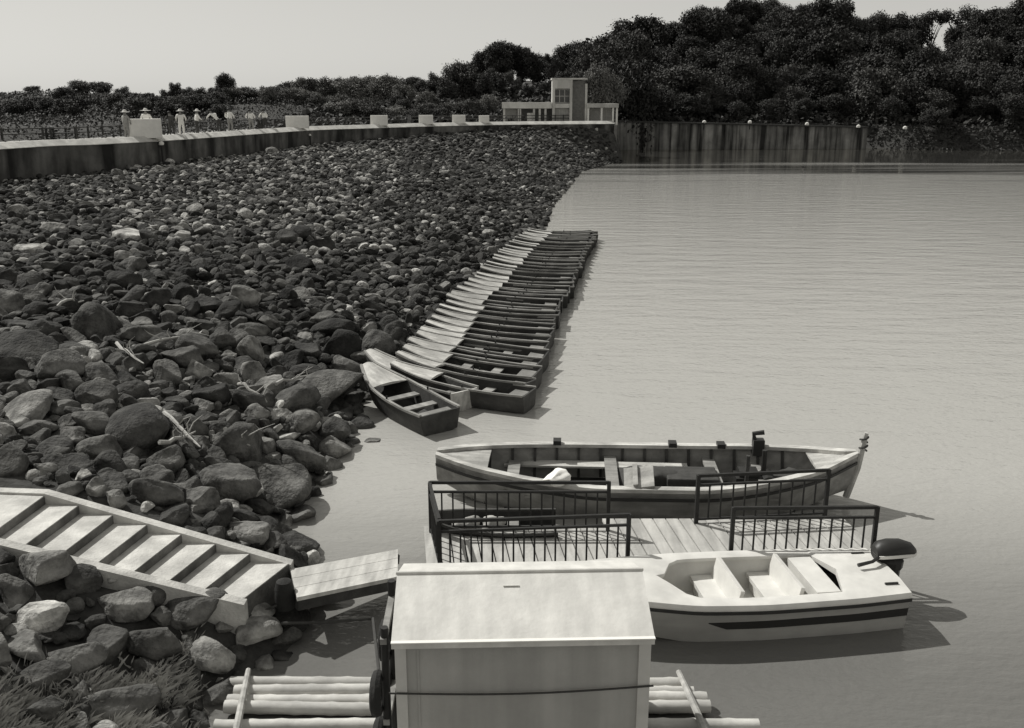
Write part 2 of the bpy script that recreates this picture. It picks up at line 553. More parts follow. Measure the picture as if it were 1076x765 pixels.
tag(hill_mesh(), kind='structure')
lm = MB()
lm.add([(-3000, 130, 3.2), (-40, 130, 3.2), (-40, 3000, 3.2), (-3000, 3000, 3.2)], [(0, 1, 2, 3)])
lm.add([(-3000, -200, 3.2), (-50, -200, 3.2), (-50, 130, 3.2), (-3000, 130, 3.2)], [(0, 1, 2, 3)])
lm.add([(-40, 400, 3.2), (3000, 400, 3.2), (3000, 3000, 3.2), (-40, 3000, 3.2)], [(0, 1, 2, 3)])
tag(lm.build('land', M['hill']), kind='structure')


# ------------------------------------------------------------------ dam crest: wall, coping, road
def offs(pts, d):
    out = []
    for i, p in enumerate(pts):
        a = Vector(pts[max(i - 1, 0)]); b_ = Vector(pts[min(i + 1, len(pts) - 1)])
        t = (b_ - a).normalized()
        n = Vector((t.y, -t.x))          # towards the lake
        out.append((p[0] + n.x * d, p[1] + n.y * d))
    return out


def dense(pts, n=6):
    out = []
    P = [Vector(p) for p in pts]
    for i in range(len(P) - 1):
        p0 = P[max(i - 1, 0)]; p1 = P[i]; p2 = P[i + 1]; p3 = P[min(i + 2, len(P) - 1)]
        for k in range(n):
            t = k / n
            q = 0.5 * ((2 * p1) + (p2 - p0) * t + (2 * p0 - 5 * p1 + 4 * p2 - p3) * t * t + (-p0 + 3 * p1 - 3 * p2 + p3) * t ** 3)
            out.append(tuple(q))
    out.append(tuple(P[-1]))
    return out


line = dense(PAR[1:])


def strip(prof):
    """loft a closed (offset, z) profile along the crest line"""
    rails = [(offs(line, d), z) for d, z in prof]
    return [[(r[i][0], r[i][1], z) for r, z in rails] for i in range(len(line))]


root = empty('dam_wall', (line[0][0], line[0][1], 0))
tag(root, 'long dark stained wall with pale coping along the dam crest', 'wall')


def under(o, parent):
    o.parent = parent
    o.matrix_parent_inverse = Matrix.Translation(-Vector(parent.location)) if parent.rotation_euler.z == 0 else (Matrix.Translation(parent.location) @ Matrix.Rotation(parent.rotation_euler.z, 4, 'Z')).inverted()
    return o


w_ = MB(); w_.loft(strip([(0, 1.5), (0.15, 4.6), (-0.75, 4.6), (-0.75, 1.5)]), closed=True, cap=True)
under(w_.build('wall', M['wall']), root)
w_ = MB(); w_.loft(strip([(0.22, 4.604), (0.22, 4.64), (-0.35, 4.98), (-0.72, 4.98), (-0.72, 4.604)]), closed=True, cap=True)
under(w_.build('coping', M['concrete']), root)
r_ = MB(); r_.loft(strip([(-0.76, 4.8), (-5.5, 4.8)]))
tag(r_.build('crest_road', M['road']), kind='structure')
# guard rail along the far side of the crest
fr = empty('crest_fence', (line[0][0] - 5, line[0][1], 4.4))
tag(fr, 'thin low post and rail fence behind the people on the crest', 'fence')
fl = offs(line, -5.2)
fm = MB()
for zz in (5.25, 5.6):
    fm.tube([(p[0], p[1], zz) for p in fl], 0.045, 5)
under(fm.build('rail', M['wood_dark']), fr)
fm = MB()
acc = 0
for a, b_ in zip(fl[:-1], fl[1:]):
    a, b_ = Vector(a), Vector(b_)
    nseg = max(1, int((b_ - a).length / 2.5))
    for k in range(nseg):
        p = a.lerp(b_, k / nseg)
        fm.box((p.x, p.y, 5.1), (0.12, 0.12, 1.15))
po = under(fm.build('posts', M['wood_dark']), fr)
po['kind'] = 'stuff'


def on_line(px):
    """point of the crest line seen at photo column px, and the direction there"""
    best = None
    for i in range(len(line) - 1):
        a, b_ = Vector(line[i]), Vector(line[i + 1])
        for k in range(20):
            p = a.lerp(b_, k / 20)
            if p.y < 5: continue
            e = abs(project(p.x, p.y, 4.9)[0] - px)
            if best is None or e < best[0]:
                best = (e, p, math.atan2((b_ - a).y, (b_ - a).x))
    return best[1], best[2]


# white blocks on the crest
blk_lab = [
    (159, 34, 16, 'largest white block on the dam crest with a hatted person behind it'),
    (318, 24, 10, 'white block on the crest next beyond the last of the people'),
    (402, 18, 8, 'white block on the crest in front of the dense middle trees'),
    (450.5, 15, 7, 'white block on the crest between two others left of the building'),
    (485, 14, 6.5, 'small white block on the crest just short of the building'),
    (511, 11, 5.5, 'small white block nearest to the left wing of the building'),
]
for px, wpx, hpx, lab in blk_lab:
    p, a = on_line(px)
    dep = project(p.x, p.y, 4.9)[2]
    wid = wpx * dep / F / max(0.5, abs(math.sin(math.pi / 2 - 0)) )
    n = Vector((math.sin(a), -math.cos(a)))
    q = p + n * -0.5
    m = MB()
    hh = hpx * dep / F + 0.25
    # turned partly to the lake
    az = 0.25 * a
    m.box((0, 0, hh / 2), (wid, 0.62, hh), rz=0)
    o = m.build('white_block', M['white_block'], bevel=0.03)
    o.location = (q.x, q.y, 4.85)
    o.rotation_euler = (0, 0, math.atan2(q.y, q.x) - math.pi / 2)
    tag(o, lab, 'block', 'white blocks along the dam crest')

# round white caps on dark posts
caps = [(740, 128.5, 149, 'white round cap on a post, leftmost on the far weir wall'),
        (788, 128.5, 149.5, 'white round cap on a post, second from left on the far weir wall'),
        (848, 130.5, 150, 'white round cap on a post, third from left on the far weir wall'),
        (902, 133, 150, 'white round cap on a post where the far weir wall ends'),
        (951, 134.5, 147, 'smallest white round cap on the wooded shore right of the weir wall')]


def cap_post(loc, h, r, lab, g):
    o = empty('cap_post', loc)
    tag(o, lab, 'marker post', g)
    m = MB(); m.tube([(0, 0, 0), (0, 0, h)], 0.07, 8); m.build('post', M['steel'], o)
    m = MB(); m.lathe([(0.02, h - r * 0.6), (r * 0.8, h - r * 0.5), (r, h), (r * 0.8, h + r * 0.6), (0.02, h + r * 0.95)], n=12)
    m.build('cap', M['white'], o, smooth=True)
    return o


for px, py, dep, lab in caps:
    p = at_d(px, py, dep)
    cap_post((p.x, p.y, p.z - 1.1), 1.1, 0.33, lab, 'white caps along the far weir wall')
for px, py, lab in ((165, 151, 'white round cap on a dark post against the wall below the largest block'),
                    (322, 142, 'small white round cap on the wall below the block beyond the people')):
    p, a = on_line(px)
    n = Vector((math.sin(a), -math.cos(a)))
    q = p + n * 0.34
    dep = project(q.x, q.y, 4.3)[2]
    zt = at_d(px, py, dep).z
    cap_post((q.x, q.y, 2.2), zt - 2.2, 0.2 if px < 200 else 0.13, lab, 'white caps on the dam wall')

# ------------------------------------------------------------------ weir wall
a, b_ = at_d(640, 128, 148), at_d(912, 134.5, 151)
wr = empty('weir_wall', (a.x, a.y, 0))
tag(wr, 'streaked concrete weir wall across the far end of the lake', 'wall')
m = MB()
t = Vector((b_.x - a.x, b_.y - a.y, 0)).normalized(); nn_ = Vector((t.y, -t.x, 0))
m.add([(a.x, a.y, -2), (b_.x, b_.y, -2), (b_.x, b_.y, b_.z), (a.x, a.y, a.z),
       (a.x - nn_.x * 1.2, a.y - nn_.y * 1.2, -2), (b_.x - nn_.x * 1.2, b_.y - nn_.y * 1.2, -2),
       (b_.x - nn_.x * 1.2, b_.y - nn_.y * 1.2, b_.z), (a.x - nn_.x * 1.2, a.y - nn_.y * 1.2, a.z)],
      [(0, 1, 2, 3), (5, 4, 7, 6), (3, 2, 6, 7), (4, 0, 3, 7), (1, 5, 6, 2), (0, 4, 5, 1)])
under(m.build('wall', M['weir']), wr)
e0 = Vector((line[-1][0], line[-1][1], 0))
m = MB(); m.bar(Vector((e0.x, e0.y, 1.2)), Vector((a.x + 0.3, a.y, 1.2)), 0.9, 6.4)
under(m.build('return_wall', M['weir']), wr)
m = MB()
m.bar(a + nn_ * 0.0 + Vector((0, 0, 0.12)) - nn_ * 0.5, b_ + Vector((0, 0, 0.12)) - nn_ * 0.5, 1.6, 0.22)
under(m.build('coping', M['wood_dark']), wr)
for k in range(15):
    p = a.lerp(b_, (k + 0.5) / 15)
    m = MB(); m.box((p.x + nn_.x * 0.08 + 0.6 * math.sin(k * 2.3), p.y + nn_.y * 0.08, p.z / 2 - 0.6), (0.3, 0.2, p.z + 1.1))
    under(m.build('pilaster', M['weir']), wr)

# ------------------------------------------------------------------ building
def building():
    D = 123.0
    s = D / F
    c = at_d(588, 126, D)
    zb = 4.4
    o = empty('gatehouse', (c.x, c.y, zb))
    tag(o, 'pale two storey tower house with low wings at the end of the dam', 'building')
    u = lambda x: (x - 588) * s
    h = lambda y: (126.5 - y) * s + 0.15
    rz = 0.0
    # tower: front from x 579..600, right side wall is dark and recedes
    tx0, tx1, dT = u(580), u(601), 4.2
    hT = h(82)
    m = MB()
    f = 0.3
    m.box(((tx0 + tx1) / 2, dT / 2 + 0.3, hT / 2), (tx1 - tx0 - 0.1, dT - 0.4, hT - 0.1))
    m.build('tower_wall', M['build_wall'], o)
    m = MB()   # frame: piers, floor band, roof band standing proud of the wall
    for x in (tx0 + 0.17, tx1 - 0.17):
        m.box((x, 0.05, hT / 2), (0.34, 0.5, hT))
    for z0, z1 in ((h(106), h(110.5) - 0.0), (h(82), h(91))):
        lo, hi = min(z0, z1), max(z0, z1)
        m.box(((tx0 + tx1) / 2, 0.053, (lo + hi) / 2), (tx1 - tx0 - 0.7, 0.49, hi - lo - 0.01))
    m.build('frame', M['build_wall'], o)
    # tower's shaded right side, its shade put into a darker colour
    m = MB(); m.box((u(607.5), dT / 2 + 0.1, h(83) / 2), (u(614) - u(601.3), dT - 0.2, h(83))); m.build('tower_shaded_side', M['build_dark'], o)
    m = MB(); m.box((u(615.5), 0.9, h(86) / 2), (0.3, 1.4, h(86))); m.build('fin', M['build_wall'], o)
    m = MB(); m.box((u(598), dT / 2, hT + 0.1), (u(616) - u(579), dT + 0.5, 0.2)); m.build('roof', M['concrete'], o)

    def window(x0, x1, y0, y1, yy, mt, mull=2):
        fr = MB()
        cx_, cz = (u(x0) + u(x1)) / 2, (h(y0) + h(y1)) / 2
        ww, hh = u(x1) - u(x0), abs(h(y0) - h(y1))
        fr.box((cx_, yy, cz), (ww, 0.06, hh))
        w = fr.build('window', mt, o)
        bars = MB()
        for k in range(mull + 1):
            bars.box((cx_ - ww / 2 + ww * k / mull, yy - 0.05, cz), (0.08, 0.05, hh))
        for zz in (cz - hh / 2, cz, cz + hh / 2):
            bars.box((cx_, yy - 0.06, zz), (ww, 0.05, 0.07))
        bars.build('frame', M['build_wall'], w)
    window(582.5, 598.5, 92, 105, 0.43, M['glass'], 3)
    window(582.5, 598.5, 112, 125.5, 0.43, M['shutter'], 3)
    # left wing
    lx0, lx1, hl = u(529), u(579.5), h(105)
    m = MB(); m.box(((lx0 + lx1) / 2, 2.6, hl / 2), (lx1 - lx0, 3.4, hl - 0.02)); m.build('wing_wall', M['build_dark'], o)
    m = MB(); m.box(((lx0 + lx1) / 2 - 0.1, 1.9, hl - 0.35), (lx1 - lx0 + 0.2, 5.2, 0.75)); m.build('wing_roof', M['build_wall'], o)
    for x in (529.8, 545, 546.5, 561, 567, 573):
        m = MB(); m.box((u(x), -0.3, (hl - 0.75) / 2), (0.26, 0.26, hl - 0.77)); m.build('column', M['build_wall'], o)
    m = MB(); m.box((u(537), 0.86, (hl - 0.8) / 2), (1.5, 0.06, hl - 0.85)); m.build('panel', M['shutter'], o)
    m = MB(); m.box((u(557.5), 0.4, 0.75), (0.9, 0.5, 1.5)); m.build('panel', M['white'], o)
    # right wing
    rx0, rx1, hr = u(617), u(648.5), h(106)
    m = MB(); m.box(((rx0 + rx1) / 2 - 0.3, 2.9, hr / 2 - 0.02), (rx1 - rx0 - 0.7, 3.0, hr - 0.1)); m.build('wing_wall', M['build_wall'], o)
    m = MB(); m.box(((rx0 + rx1) / 2, 2.2, hr - 0.25), (rx1 - rx0 + 0.25, 5.0, 0.5)); m.build('wing_roof', M['build_wall'], o)
    for x in (618, 632, 644, 648):
        m = MB(); m.box((u(x), 0.1, (hr - 0.5) / 2), (0.24, 0.24, hr - 0.52)); m.build('column', M['white'], o)
    window(621, 631, 112, 125.5, 1.33, M['shutter'], 2)
    window(633, 643, 112, 125.5, 1.33, M['shutter'], 2)
    # small parapet wall in front
    return o


building()
m = MB()
bp_ = [at_d(x, 127, d_) for x, d_ in ((500, 119), (639, 121.5), (643, 140), (500, 140))]
m.prism([(p.x, p.y) for p in bp_], 2.0, 4.455)
tag(m.build('forecourt', M['road']), kind='structure')


# ------------------------------------------------------------------ rocks
def ico(sub):
    bm = bmesh.new()
    bmesh.ops.create_icosphere(bm, subdivisions=sub, radius=1.0)
    v = np.array([q.co[:] for q in bm.verts]); f = np.array([[q.index for q in fc.verts] for fc in bm.faces])
    bm.free()
    return v, f


ICO = {k: ico(k) for k in (2, 3, 4)}


def rock_shape(sub, size, rough=1.0, cuts=None, flat=0.72):
    v, f = ICO[sub]
    v = v.copy()
    n = int(rng.integers(5, 10)) if cuts is None else cuts
    for _ in range(n):
        d = rng.normal(size=3); d /= np.linalg.norm(d)
        off = rng.uniform(0.42, 0.84)
        e = v @ d - off
        v -= np.outer(np.clip(e, 0, None) * 0.94, d)
    if sub >= 3:
        ph = rng.uniform(0, 50, 3)
        for sc_, am in ((1.6, 0.10), (4.0, 0.035), (9.0, 0.014)):
            if sub == 3 and sc_ > 5: continue
            q = v * sc_ + ph
            nz = np.sin(q[:, 0] + 1.7 * np.sin(q[:, 1])) * np.sin(q[:, 1] * 1.3 + q[:, 2]) + 0.6 * np.sin(2.1 * q[:, 2] + q[:, 0])
            v *= (1 + am * rough * nz)[:, None]
    sc3 = np.array([rng.uniform(0.85, 1.35), rng.uniform(0.75, 1.1), flat * rng.uniform(0.75, 1.15)])
    v *= sc3 * size
    a, tx, ty = rng.uniform(0, 2 * math.pi), rng.normal(0, 0.4), rng.normal(0, 0.4)
    m = Matrix.Rotation(a, 3, 'Z') @ Matrix.Rotation(tx, 3, 'X') @ Matrix.Rotation(ty, 3, 'Y')
    return v @ np.array(m).T, f


# stairs footprint, kept clear of rocks


def in_stairs(x, y, r):
    y0 = min(ST_LOW[1].y, ST_TOP[1].y) - 0.02 - r * 0.3
    y1 = max(ST_LOW[0].y, ST_TOP[0].y) + 0.1 + r * 0.4
    return (x > ST_TOP[1].x - 2.5) and (x < ST_LOW[0].x + 0.5) and (y0 < y < y1)


# hero boulders: (px, py of centre, half width in px, height ratio, tone, label)
HERO = [
    (398, 364, 19, 0.85, 0.10, 'large round dark boulder beside the bows at the near end of the rowboats'),
    (352, 456, 19, 0.85, 0.08, 'dark rounded boulder standing at the water left of the nearest rowboat'),
    (337, 408, 40, 0.50, 0.14, 'long low dark slab of rock sloping to the water by the nearest rowboat'),
    (292, 508, 38, 0.62, 0.13, 'biggest dark boulder at the waterline above the foot of the stairs'),
    (240, 508, 34, 0.60, 0.12, 'wide grey boulder second from the water above the stairs'),
    (318, 478, 26, 0.75, 0.11, 'rough grey boulder on the waterline under the long slab'),
    (207, 391, 17, 0.9, 0.30, 'pale round boulder standing out on the open rock slope'),
    (236, 398, 16, 0.7, 0.24, 'pale angular stone lying right against the pale round boulder'),
    (137, 249, 20, 0.45, 0.42, 'brightest flat pale stone high on the slope below the wall'),
    (30, 262, 20, 0.35, 0.36, 'flat pale slab near the left edge high on the slope'),
    (314, 574, 26, 0.55, 0.06, 'dark wet boulder in the water behind the foot of the stairs'),
    (224, 690, 23, 0.85, 0.30, 'pale round boulder below the foot of the stairs'),
    (40, 652, 28, 0.65, 0.55, 'whitest stone at lower left above the dry grass'),
    (78, 690, 30, 0.6, 0.17, 'long grey boulder leaning against the whitest stone'),
    (165, 675, 32, 0.7, 0.10, 'broad dark boulder left of the pale round boulder'),
    (156, 706, 21, 0.8, 0.10, 'small dark boulder in front of the broad dark boulder'),
    (206, 640, 34, 0.5, 0.13, 'dark flat boulder tucked under the near side of the stairs'),
    (100, 446, 24, 0.75, 0.13, 'rounded grey boulder on the lower slope at left above the stairs'),
    (104, 474, 24, 0.7, 0.17, 'grey split boulder just below the rounded one above the stairs'),
    (30, 372, 38, 0.55, 0.055, 'huge low dark boulder at the left edge of the slope'),
    (212, 528, 24, 0.6, 0.17, 'grey boulder directly behind the stair wall'),
    (270, 664, 24, 0.55, 0.30, 'flat pale rock at the water beside the gangway'),
    (264, 645, 22, 0.5, 0.32, 'small pale rock under the landing of the stairs'),
    (60, 240, 14, 0.5, 0.28, 'pale stone at left between the two flat pale slabs'),
    (383, 417, 8, 0.7, 0.15, 'small stone in the water just left of the nearest rowboat'),
    (392, 464, 9, 0.4, 0.2, 'flat small stone awash below the nearest rowboat'),
    (120, 742, 40, 0.5, 0.14, 'grassy grey boulder at the bottom edge of the photo'),
]
heroes = []
for px, py, hw, hr, tone, lab in HERO:
    z = 0.3
    for _ in range(12):
        p = at_z(px, py, z)
        gz = float(ground_z(p.x, p.y))
        dep = project(p.x, p.y, z)[2]
        r = hw * dep / F
        z = 0.5 * z + 0.5 * (max(gz, -0.05) + r * hr * 0.35)
    heroes.append((p.x, p.y, z, r, hr, tone, lab))

# dart throwing over the slope
cand = []
cell = 0.4
occ = {}


def fits(x, y, r):
    ix, iy = int(math.floor(x / cell)), int(math.floor(y / cell))
    for dx in range(-3, 4):
        for dy in range(-3, 4):
            for (qx, qy, qr) in occ.get((ix + dx, iy + dy), ()):
                if (qx - x) ** 2 + (qy - y) ** 2 < ((qr + r) * 0.74) ** 2:
                    return False
    return True


def put(x, y, r):
    occ.setdefault((int(math.floor(x / cell)), int(math.floor(y / cell))), []).append((x, y, r))


for hx_, hy_, hz, r, *_ in heroes:
    put(hx_, hy_, r * 0.8)
for size_lo, size_hi, tries in ((0.42, 0.6, 700), (0.28, 0.42, 5000), (0.19, 0.28, 26000), (0.12, 0.19, 85000)):
    Ys = 5 + (123 - 5) * rng.random(tries) ** 1.25
    T = rng.random(tries)
    Rr = rng.uniform(size_lo, size_hi, tries)
    Wx = np.interp(Ys, W_Y, W_X); Px = np.interp(Ys, PAR_Y, PAR_X)
    Xs = Wx - (Wx - Px) * T + 0.15
    for x, y, r, w, p in zip(Xs, Ys, Rr, Wx, Px):
        if size_hi < 0.2 and y > 95: continue
        if r > 0.3 and y > 28 and rng.random() < 0.88: continue
        if 0.23 < r and y > 42 and rng.random() < 0.55: continue
        if x < p + 0.3: continue
        u_, v_, dep = project(x, y, 1.0)
        if dep < 5 or u_ < -150 or u_ > 800: continue
        if in_stairs(x, y, r): continue
        if y < 70: r = r * 1.0
        if y < 10.5 and r > 0.36: continue
        if not fits(x, y, r): continue
        put(x, y, r)
        cand.append((x, y, r))
for _ in range(5000):     # the bank below the stairs
    x, y, r = rng.uniform(-9.5, -3.3), rng.uniform(8.0, 13.2), rng.choice([0.12, 0.16, 0.22, 0.3, 0.38]) * rng.uniform(0.9, 1.1)
    if x > np.interp(y, W_Y, W_X) + 0.1 or in_stairs(x, y, r) or not fits(x, y, r): continue
    if project(x, y, 1.0)[1] > 745 and rng.random() < 0.4: continue
    put(x, y, r); cand.append((x, y, r))
for _ in range(900):      # stones packed against the foot of the stairs
    x, y, r = rng.uniform(-4.6, -3.2), rng.uniform(10.6, 12.9), rng.uniform(0.12, 0.3)
    if not fits(x, y, r): continue
    if y > ST_LOW[1].y - 0.3 and x < ST_LOW[0].x + 0.1: continue
    put(x, y, r); cand.append((x, y, r))
for _ in range(30000):     # small stones in the gaps close by
    y = 8 + 26 * rng.random() ** 1.2
    w = float(np.interp(y, W_Y, W_X)); x = w - rng.random() * 22 + 0.1; r = rng.uniform(0.06, 0.115)
    if in_stairs(x, y, r) or project(x, y, 1.0)[0] < -30 or not fits(x, y, r): continue
    put(x, y, r); cand.append((x, y, r))
print('rocks', len(cand))
C = np.array(cand)
gz = ground_z(C[:, 0], C[:, 1])
pr = [project(x, y, z) for x, y, z in zip(C[:, 0], C[:, 1], gz)]
app = np.array([C[k, 2] / pr[k][2] if (-10 < pr[k][0] < 1086 and -10 < pr[k][1] < 775) else 0 for k in range(len(C))])
order = np.argsort(-app)
n_ind = 300 - len(heroes) - 8
ind = set(order[:n_ind].tolist())


def tone_of(x, y, r=0.2):
    t = rng.random()
    if t < 0.66: v = rng.uniform(0.024, 0.065)
    elif t < 0.91: v = rng.uniform(0.065, 0.14)
    else: v = rng.uniform(0.2, 0.45)
    if y < 26: v *= 1.0 + 0.75 * min(1.0, (26 - y) / 6)
    v = min(v, 0.4)
    if r > 0.27: v = min(v, 0.22)
    # the upper mid slope has more pale stones
    u_, v_, _ = project(x, y, 2.0)
    if 120 < u_ < 420 and 165 < v_ < 260 and rng.random() < 0.2: v = max(v, rng.uniform(0.2, 0.42))
    return v


for hx_, hy_, hz, r, hr, tone, lab in heroes:
    v, f = rock_shape(4, 1.0, flat=1.0)
    ext = v.max(0) - v.min(0)
    v *= np.array([2 * r / ext[0], 1.7 * r / ext[1], 2 * r * hr / ext[2]])
    o = np_mesh('boulder', v, f, M['rock'], np.full(len(v), tone), smooth=True)
    o.location = (hx_, hy_, hz)
    tag(o, lab, 'boulder', 'marked boulders of the rock slope')

sv, sf, stn, base = [], [], [], 0
for k in range(len(C)):
    x, y, r = C[k]
    z = gz[k]
    t = tone_of(x, y, r)
    if k in ind:
        v, f = rock_shape(4, r * 1.12)
        o = np_mesh('boulder', v, f, M['rock'], np.full(len(v), t), smooth=True)
        o.location = (x, y, z + r * rng.uniform(0.1, 0.4))
        u_, v_, dep = project(x, y, z)
        if dep < 15.5:
            where = 'on the bank below the stairs' if y < 12.6 else 'close behind the stairs'
        elif x > np.interp(y, W_Y, W_X) - 1.6: where = 'along the waterline'
        else: where = 'on the near rock slope'
        kind_ = 'dark weathered' if t < 0.13 else ('grey weathered' if t < 0.24 else 'pale dry')
        tag(o, f'{kind_} boulder among the loose boulders {where}', 'boulder', f'{kind_} boulders {where}')
    else:
        sub = 3 if y < 30 else 2
        v, f = rock_shape(sub, r * 1.15, flat=0.7)
        sv.append(v + np.array([x, y, z + r * rng.uniform(0.0, 0.55)])); sf.append(f + base); stn.append(np.full(len(v), t)); base += len(v)
o = np_mesh('riprap', np.concatenate(sv), np.concatenate(sf), M['rock'], np.concatenate(stn), smooth=False)
tag(o, 'mass of smaller angular stones covering the dam slope up to the wall', 'rocks', kind='stuff')

# driftwood on the slope
DW = [((150, 362), (202, 350), 'long pale stick lying on the open slope left of the pale round boulder'),
      ((172, 432), (212, 470), 'crooked pale branch among boulders above the stairs'),
      ((168, 468), (206, 452), 'pale branch crossing the crooked one above the stairs'),
      ((236, 452), (262, 470), 'short pale branch beside the wide grey boulder'),
      ((122, 360), (150, 384), 'thin forked twig on the slope left of the pale round boulder'),
      ((60, 318), (88, 314), 'short pale stick high at the left of the slope'),
      ((250, 404), (282, 420), 'pale forked branch just right of the pale angular stone'),
      ((290, 402), (330, 394), 'thin pale branch lying on top of the long low slab')]
for (a0, a1, lab) in DW:
    pts = []
    z0 = 1.0
    for t in np.linspace(0, 1, 6):
        px, py = a0[0] + (a1[0] - a0[0]) * t, a0[1] + (a1[1] - a0[1]) * t
        z = 1.2
        for _ in range(10):
            p = at_z(px, py, z); z = 0.5 * z + 0.5 * (float(ground_z(p.x, p.y)) + 0.36)
        pts.append(p + Vector((rng.normal(0, 0.02), 0, rng.normal(0, 0.035))))
    c = pts[0].copy()
    m = MB()
    m.tube([q - c for q in pts], [0.045, 0.04, 0.036, 0.03, 0.024, 0.012], 6)
    for k in (2, 3, 4):
        dv = Vector((rng.normal(0, 0.3), rng.normal(0, 0.3), 0.25 + 0.2 * rng.random()))
        m.tube([pts[k] - c, pts[k] - c + dv * 0.5, pts[k] - c + dv * 0.8 + Vector((0.1, 0, 0))], [0.016, 0.011, 0.005], 5)
    o = m.build('driftwood_branch', M['driftwood'], smooth=True, loc=c)
    tag(o, lab, 'branch', 'driftwood on the rock slope')

# ------------------------------------------------------------------ dry grass, lower left
gv, gf = [], []
for k in range(26000):
    px, py = rng.uniform(-40, 235), rng.uniform(690, 800)
    if rng.random() > np.interp(py, [690, 715, 745], [0.12, 0.5, 1]) * np.interp(px, [0, 150, 235], [1, 0.9, 0.2]): continue
    z = 0.8
    for _ in range(4):
        p = at_z(px, py, z); z = float(ground_z(p.x, p.y))
    if mnoise.noise(Vector((p.x * 1.7, p.y * 1.7, 0))) < 0.08 and rng.random() < 0.93: continue
    h = rng.uniform(0.05, 0.2); a = rng.uniform(0, 6.28); ln = rng.normal(0.02, 0.09)
    w = rng.uniform(0.003, 0.006)
    dx, dy = math.cos(a), math.sin(a)
    lx, ly = ln + rng.normal(0, .05), rng.normal(0, .09)
    bs = len(gv) * 1
    gv += [(p.x - dx * w, p.y - dy * w, z - 0.03), (p.x + dx * w, p.y + dy * w, z - 0.03),
           (p.x + dx * w * .7 + lx * .4, p.y + dy * w * .7 + ly * .4, z + h * 0.6), (p.x + lx, p.y + ly, z + h)]
    gf.append((bs, bs + 1, bs + 2, bs + 3))
o = np_mesh('grass', np.array(gv), np.array(gf), M['grass'])
tag(o, 'dry grass growing over the bank at lower left', 'grass', kind='stuff')


# ------------------------------------------------------------------ trees
def tree_meshes(kind, seed):
    """trunk and crown meshes for a unit tree about 10 m high"""
    rg = np.random.default_rng(seed)
    H = 10.0
    cfg = {'round': (4.2, 3.8, 0.62, 34, 0.21), 'tall': (2.9, 4.6, 0.56, 30, 0.2), 'bush': (3.2, 3.6, 0.42, 28, 0.2), 'thin': (5.0, 1.5, 0.84, 22, 0.2)}[kind]
    rx, rzz, cz, ncl, lf = cfg
    rx *= 1.0
    cen = H * cz
    clumps = []
    for _ in range(ncl):
        d = rg.normal(size=3); d /= np.linalg.norm(d)
        rr = rg.uniform(0.35, 0.95)
        c = np.array([d[0] * rx * rr, d[1] * rx * rr, cen + d[2] * rzz * rr])
        clumps.append((c, rg.uniform(0.8, 1.7) * (0.75 if kind == 'thin' else 1.0)))
    tr = MB()
    tr.tube([(0, 0, -1.0), (0.1, 0, H * 0.2), (-0.1, 0.1, H * 0.45), (0.1, 0, cen + 0.3 * rzz)], [0.28, 0.22, 0.16, 0.05], 7)
    for c, r in clumps[:9]:
        s0 = H * rg.uniform(0.25, 0.5)
        mid = np.array([c[0] * 0.5, c[1] * 0.5, (s0 + c[2]) / 2 + 0.2])
        tr.tube([(0, 0, s0), tuple(mid), tuple(c)], [0.12, 0.08, 0.025], 5)
    V, Fc = [], []
    for c, r in clumps:
        n = int(260 * r * (0.6 if kind == 'thin' else 1.0))
        for _ in range(n):
            d = rg.normal(size=3); d /= np.linalg.norm(d)
            p = c + d * r * abs(rg.normal(0.78, 0.24)) * np.array([1.1, 1.1, 0.9])
            nrm = d * 0.6 + rg.normal(size=3) * 0.6 + np.array([0, 0, 0.5]); nrm /= np.linalg.norm(nrm)
            a = np.cross(nrm, rg.normal(size=3)); a /= np.linalg.norm(a); b2 = np.cross(nrm, a)
            s = lf * rg.uniform(0.6, 1.3)
            k = len(V)
            V += [p - a * s, p - b2 * s * 0.6 + nrm * s * 0.1, p + a * s, p + b2 * s * 0.6 + nrm * s * 0.1]
            Fc.append((k, k + 1, k + 2, k + 3))
    V = np.array(V)
    kz = H / np.percentile(V[:, 2], 99.6)
    V[:, 2] *= kz
    tr.v = [(p[0], p[1], p[2] * kz) for p in tr.v]
    return tr, V, np.array(Fc)


PROTO = {}


def proto(kind, var, leafmat):
    key = (kind, var, leafmat)
    if key not in PROTO:
        tr, V, Fc = tree_meshes(kind, 100 + var * 7 + sum(map(ord, kind)))
        to = tr.build('trunk', M['bark'], smooth=True)
        co = np_mesh('crown', V, Fc, M[leafmat])
        PROTO[key] = (to, co)
        return to, co, True
    return PROTO[key] + (False,)


def tree(x, y, z, h, wid, kind, leafmat, lab, group, nm='tree'):
    to, co, first = proto(kind, int(rng.integers(0, 3)), leafmat)
    o = empty(nm, (x, y, z), rng.uniform(0, 6.28))
    o.scale = (wid * h / 10, wid * h / 10, h / 10)
    tag(o, lab, nm, group)
    for q in (to, co):
        if first: c = q
        else:
            c = q.copy(); COL.objects.link(c)
        c.parent = o
    return o


def sil(xs, prof):
    return np.interp(xs, [p[0] for p in prof], [p[1] for p in prof])


# silhouette of tree tops in the photo (column, row)
PROF = [(440, 88), (470, 84), (490, 62), (505, 50), (530, 46), (550, 50), (572, 60), (590, 55), (605, 44), (625, 46), (640, 40), (670, 30), (700, 27), (720, 18), (742, 4), (770, -2), (800, 2), (830, 3), (860, 6), (880, 4),
        (900, 14), (925, 12), (945, 18), (960, 30), (975, 38), (990, 30), (1010, 24), (1030, 14), (1050, 6), (1080, -4), (1140, -6)]
placed = []
n_forest = 0


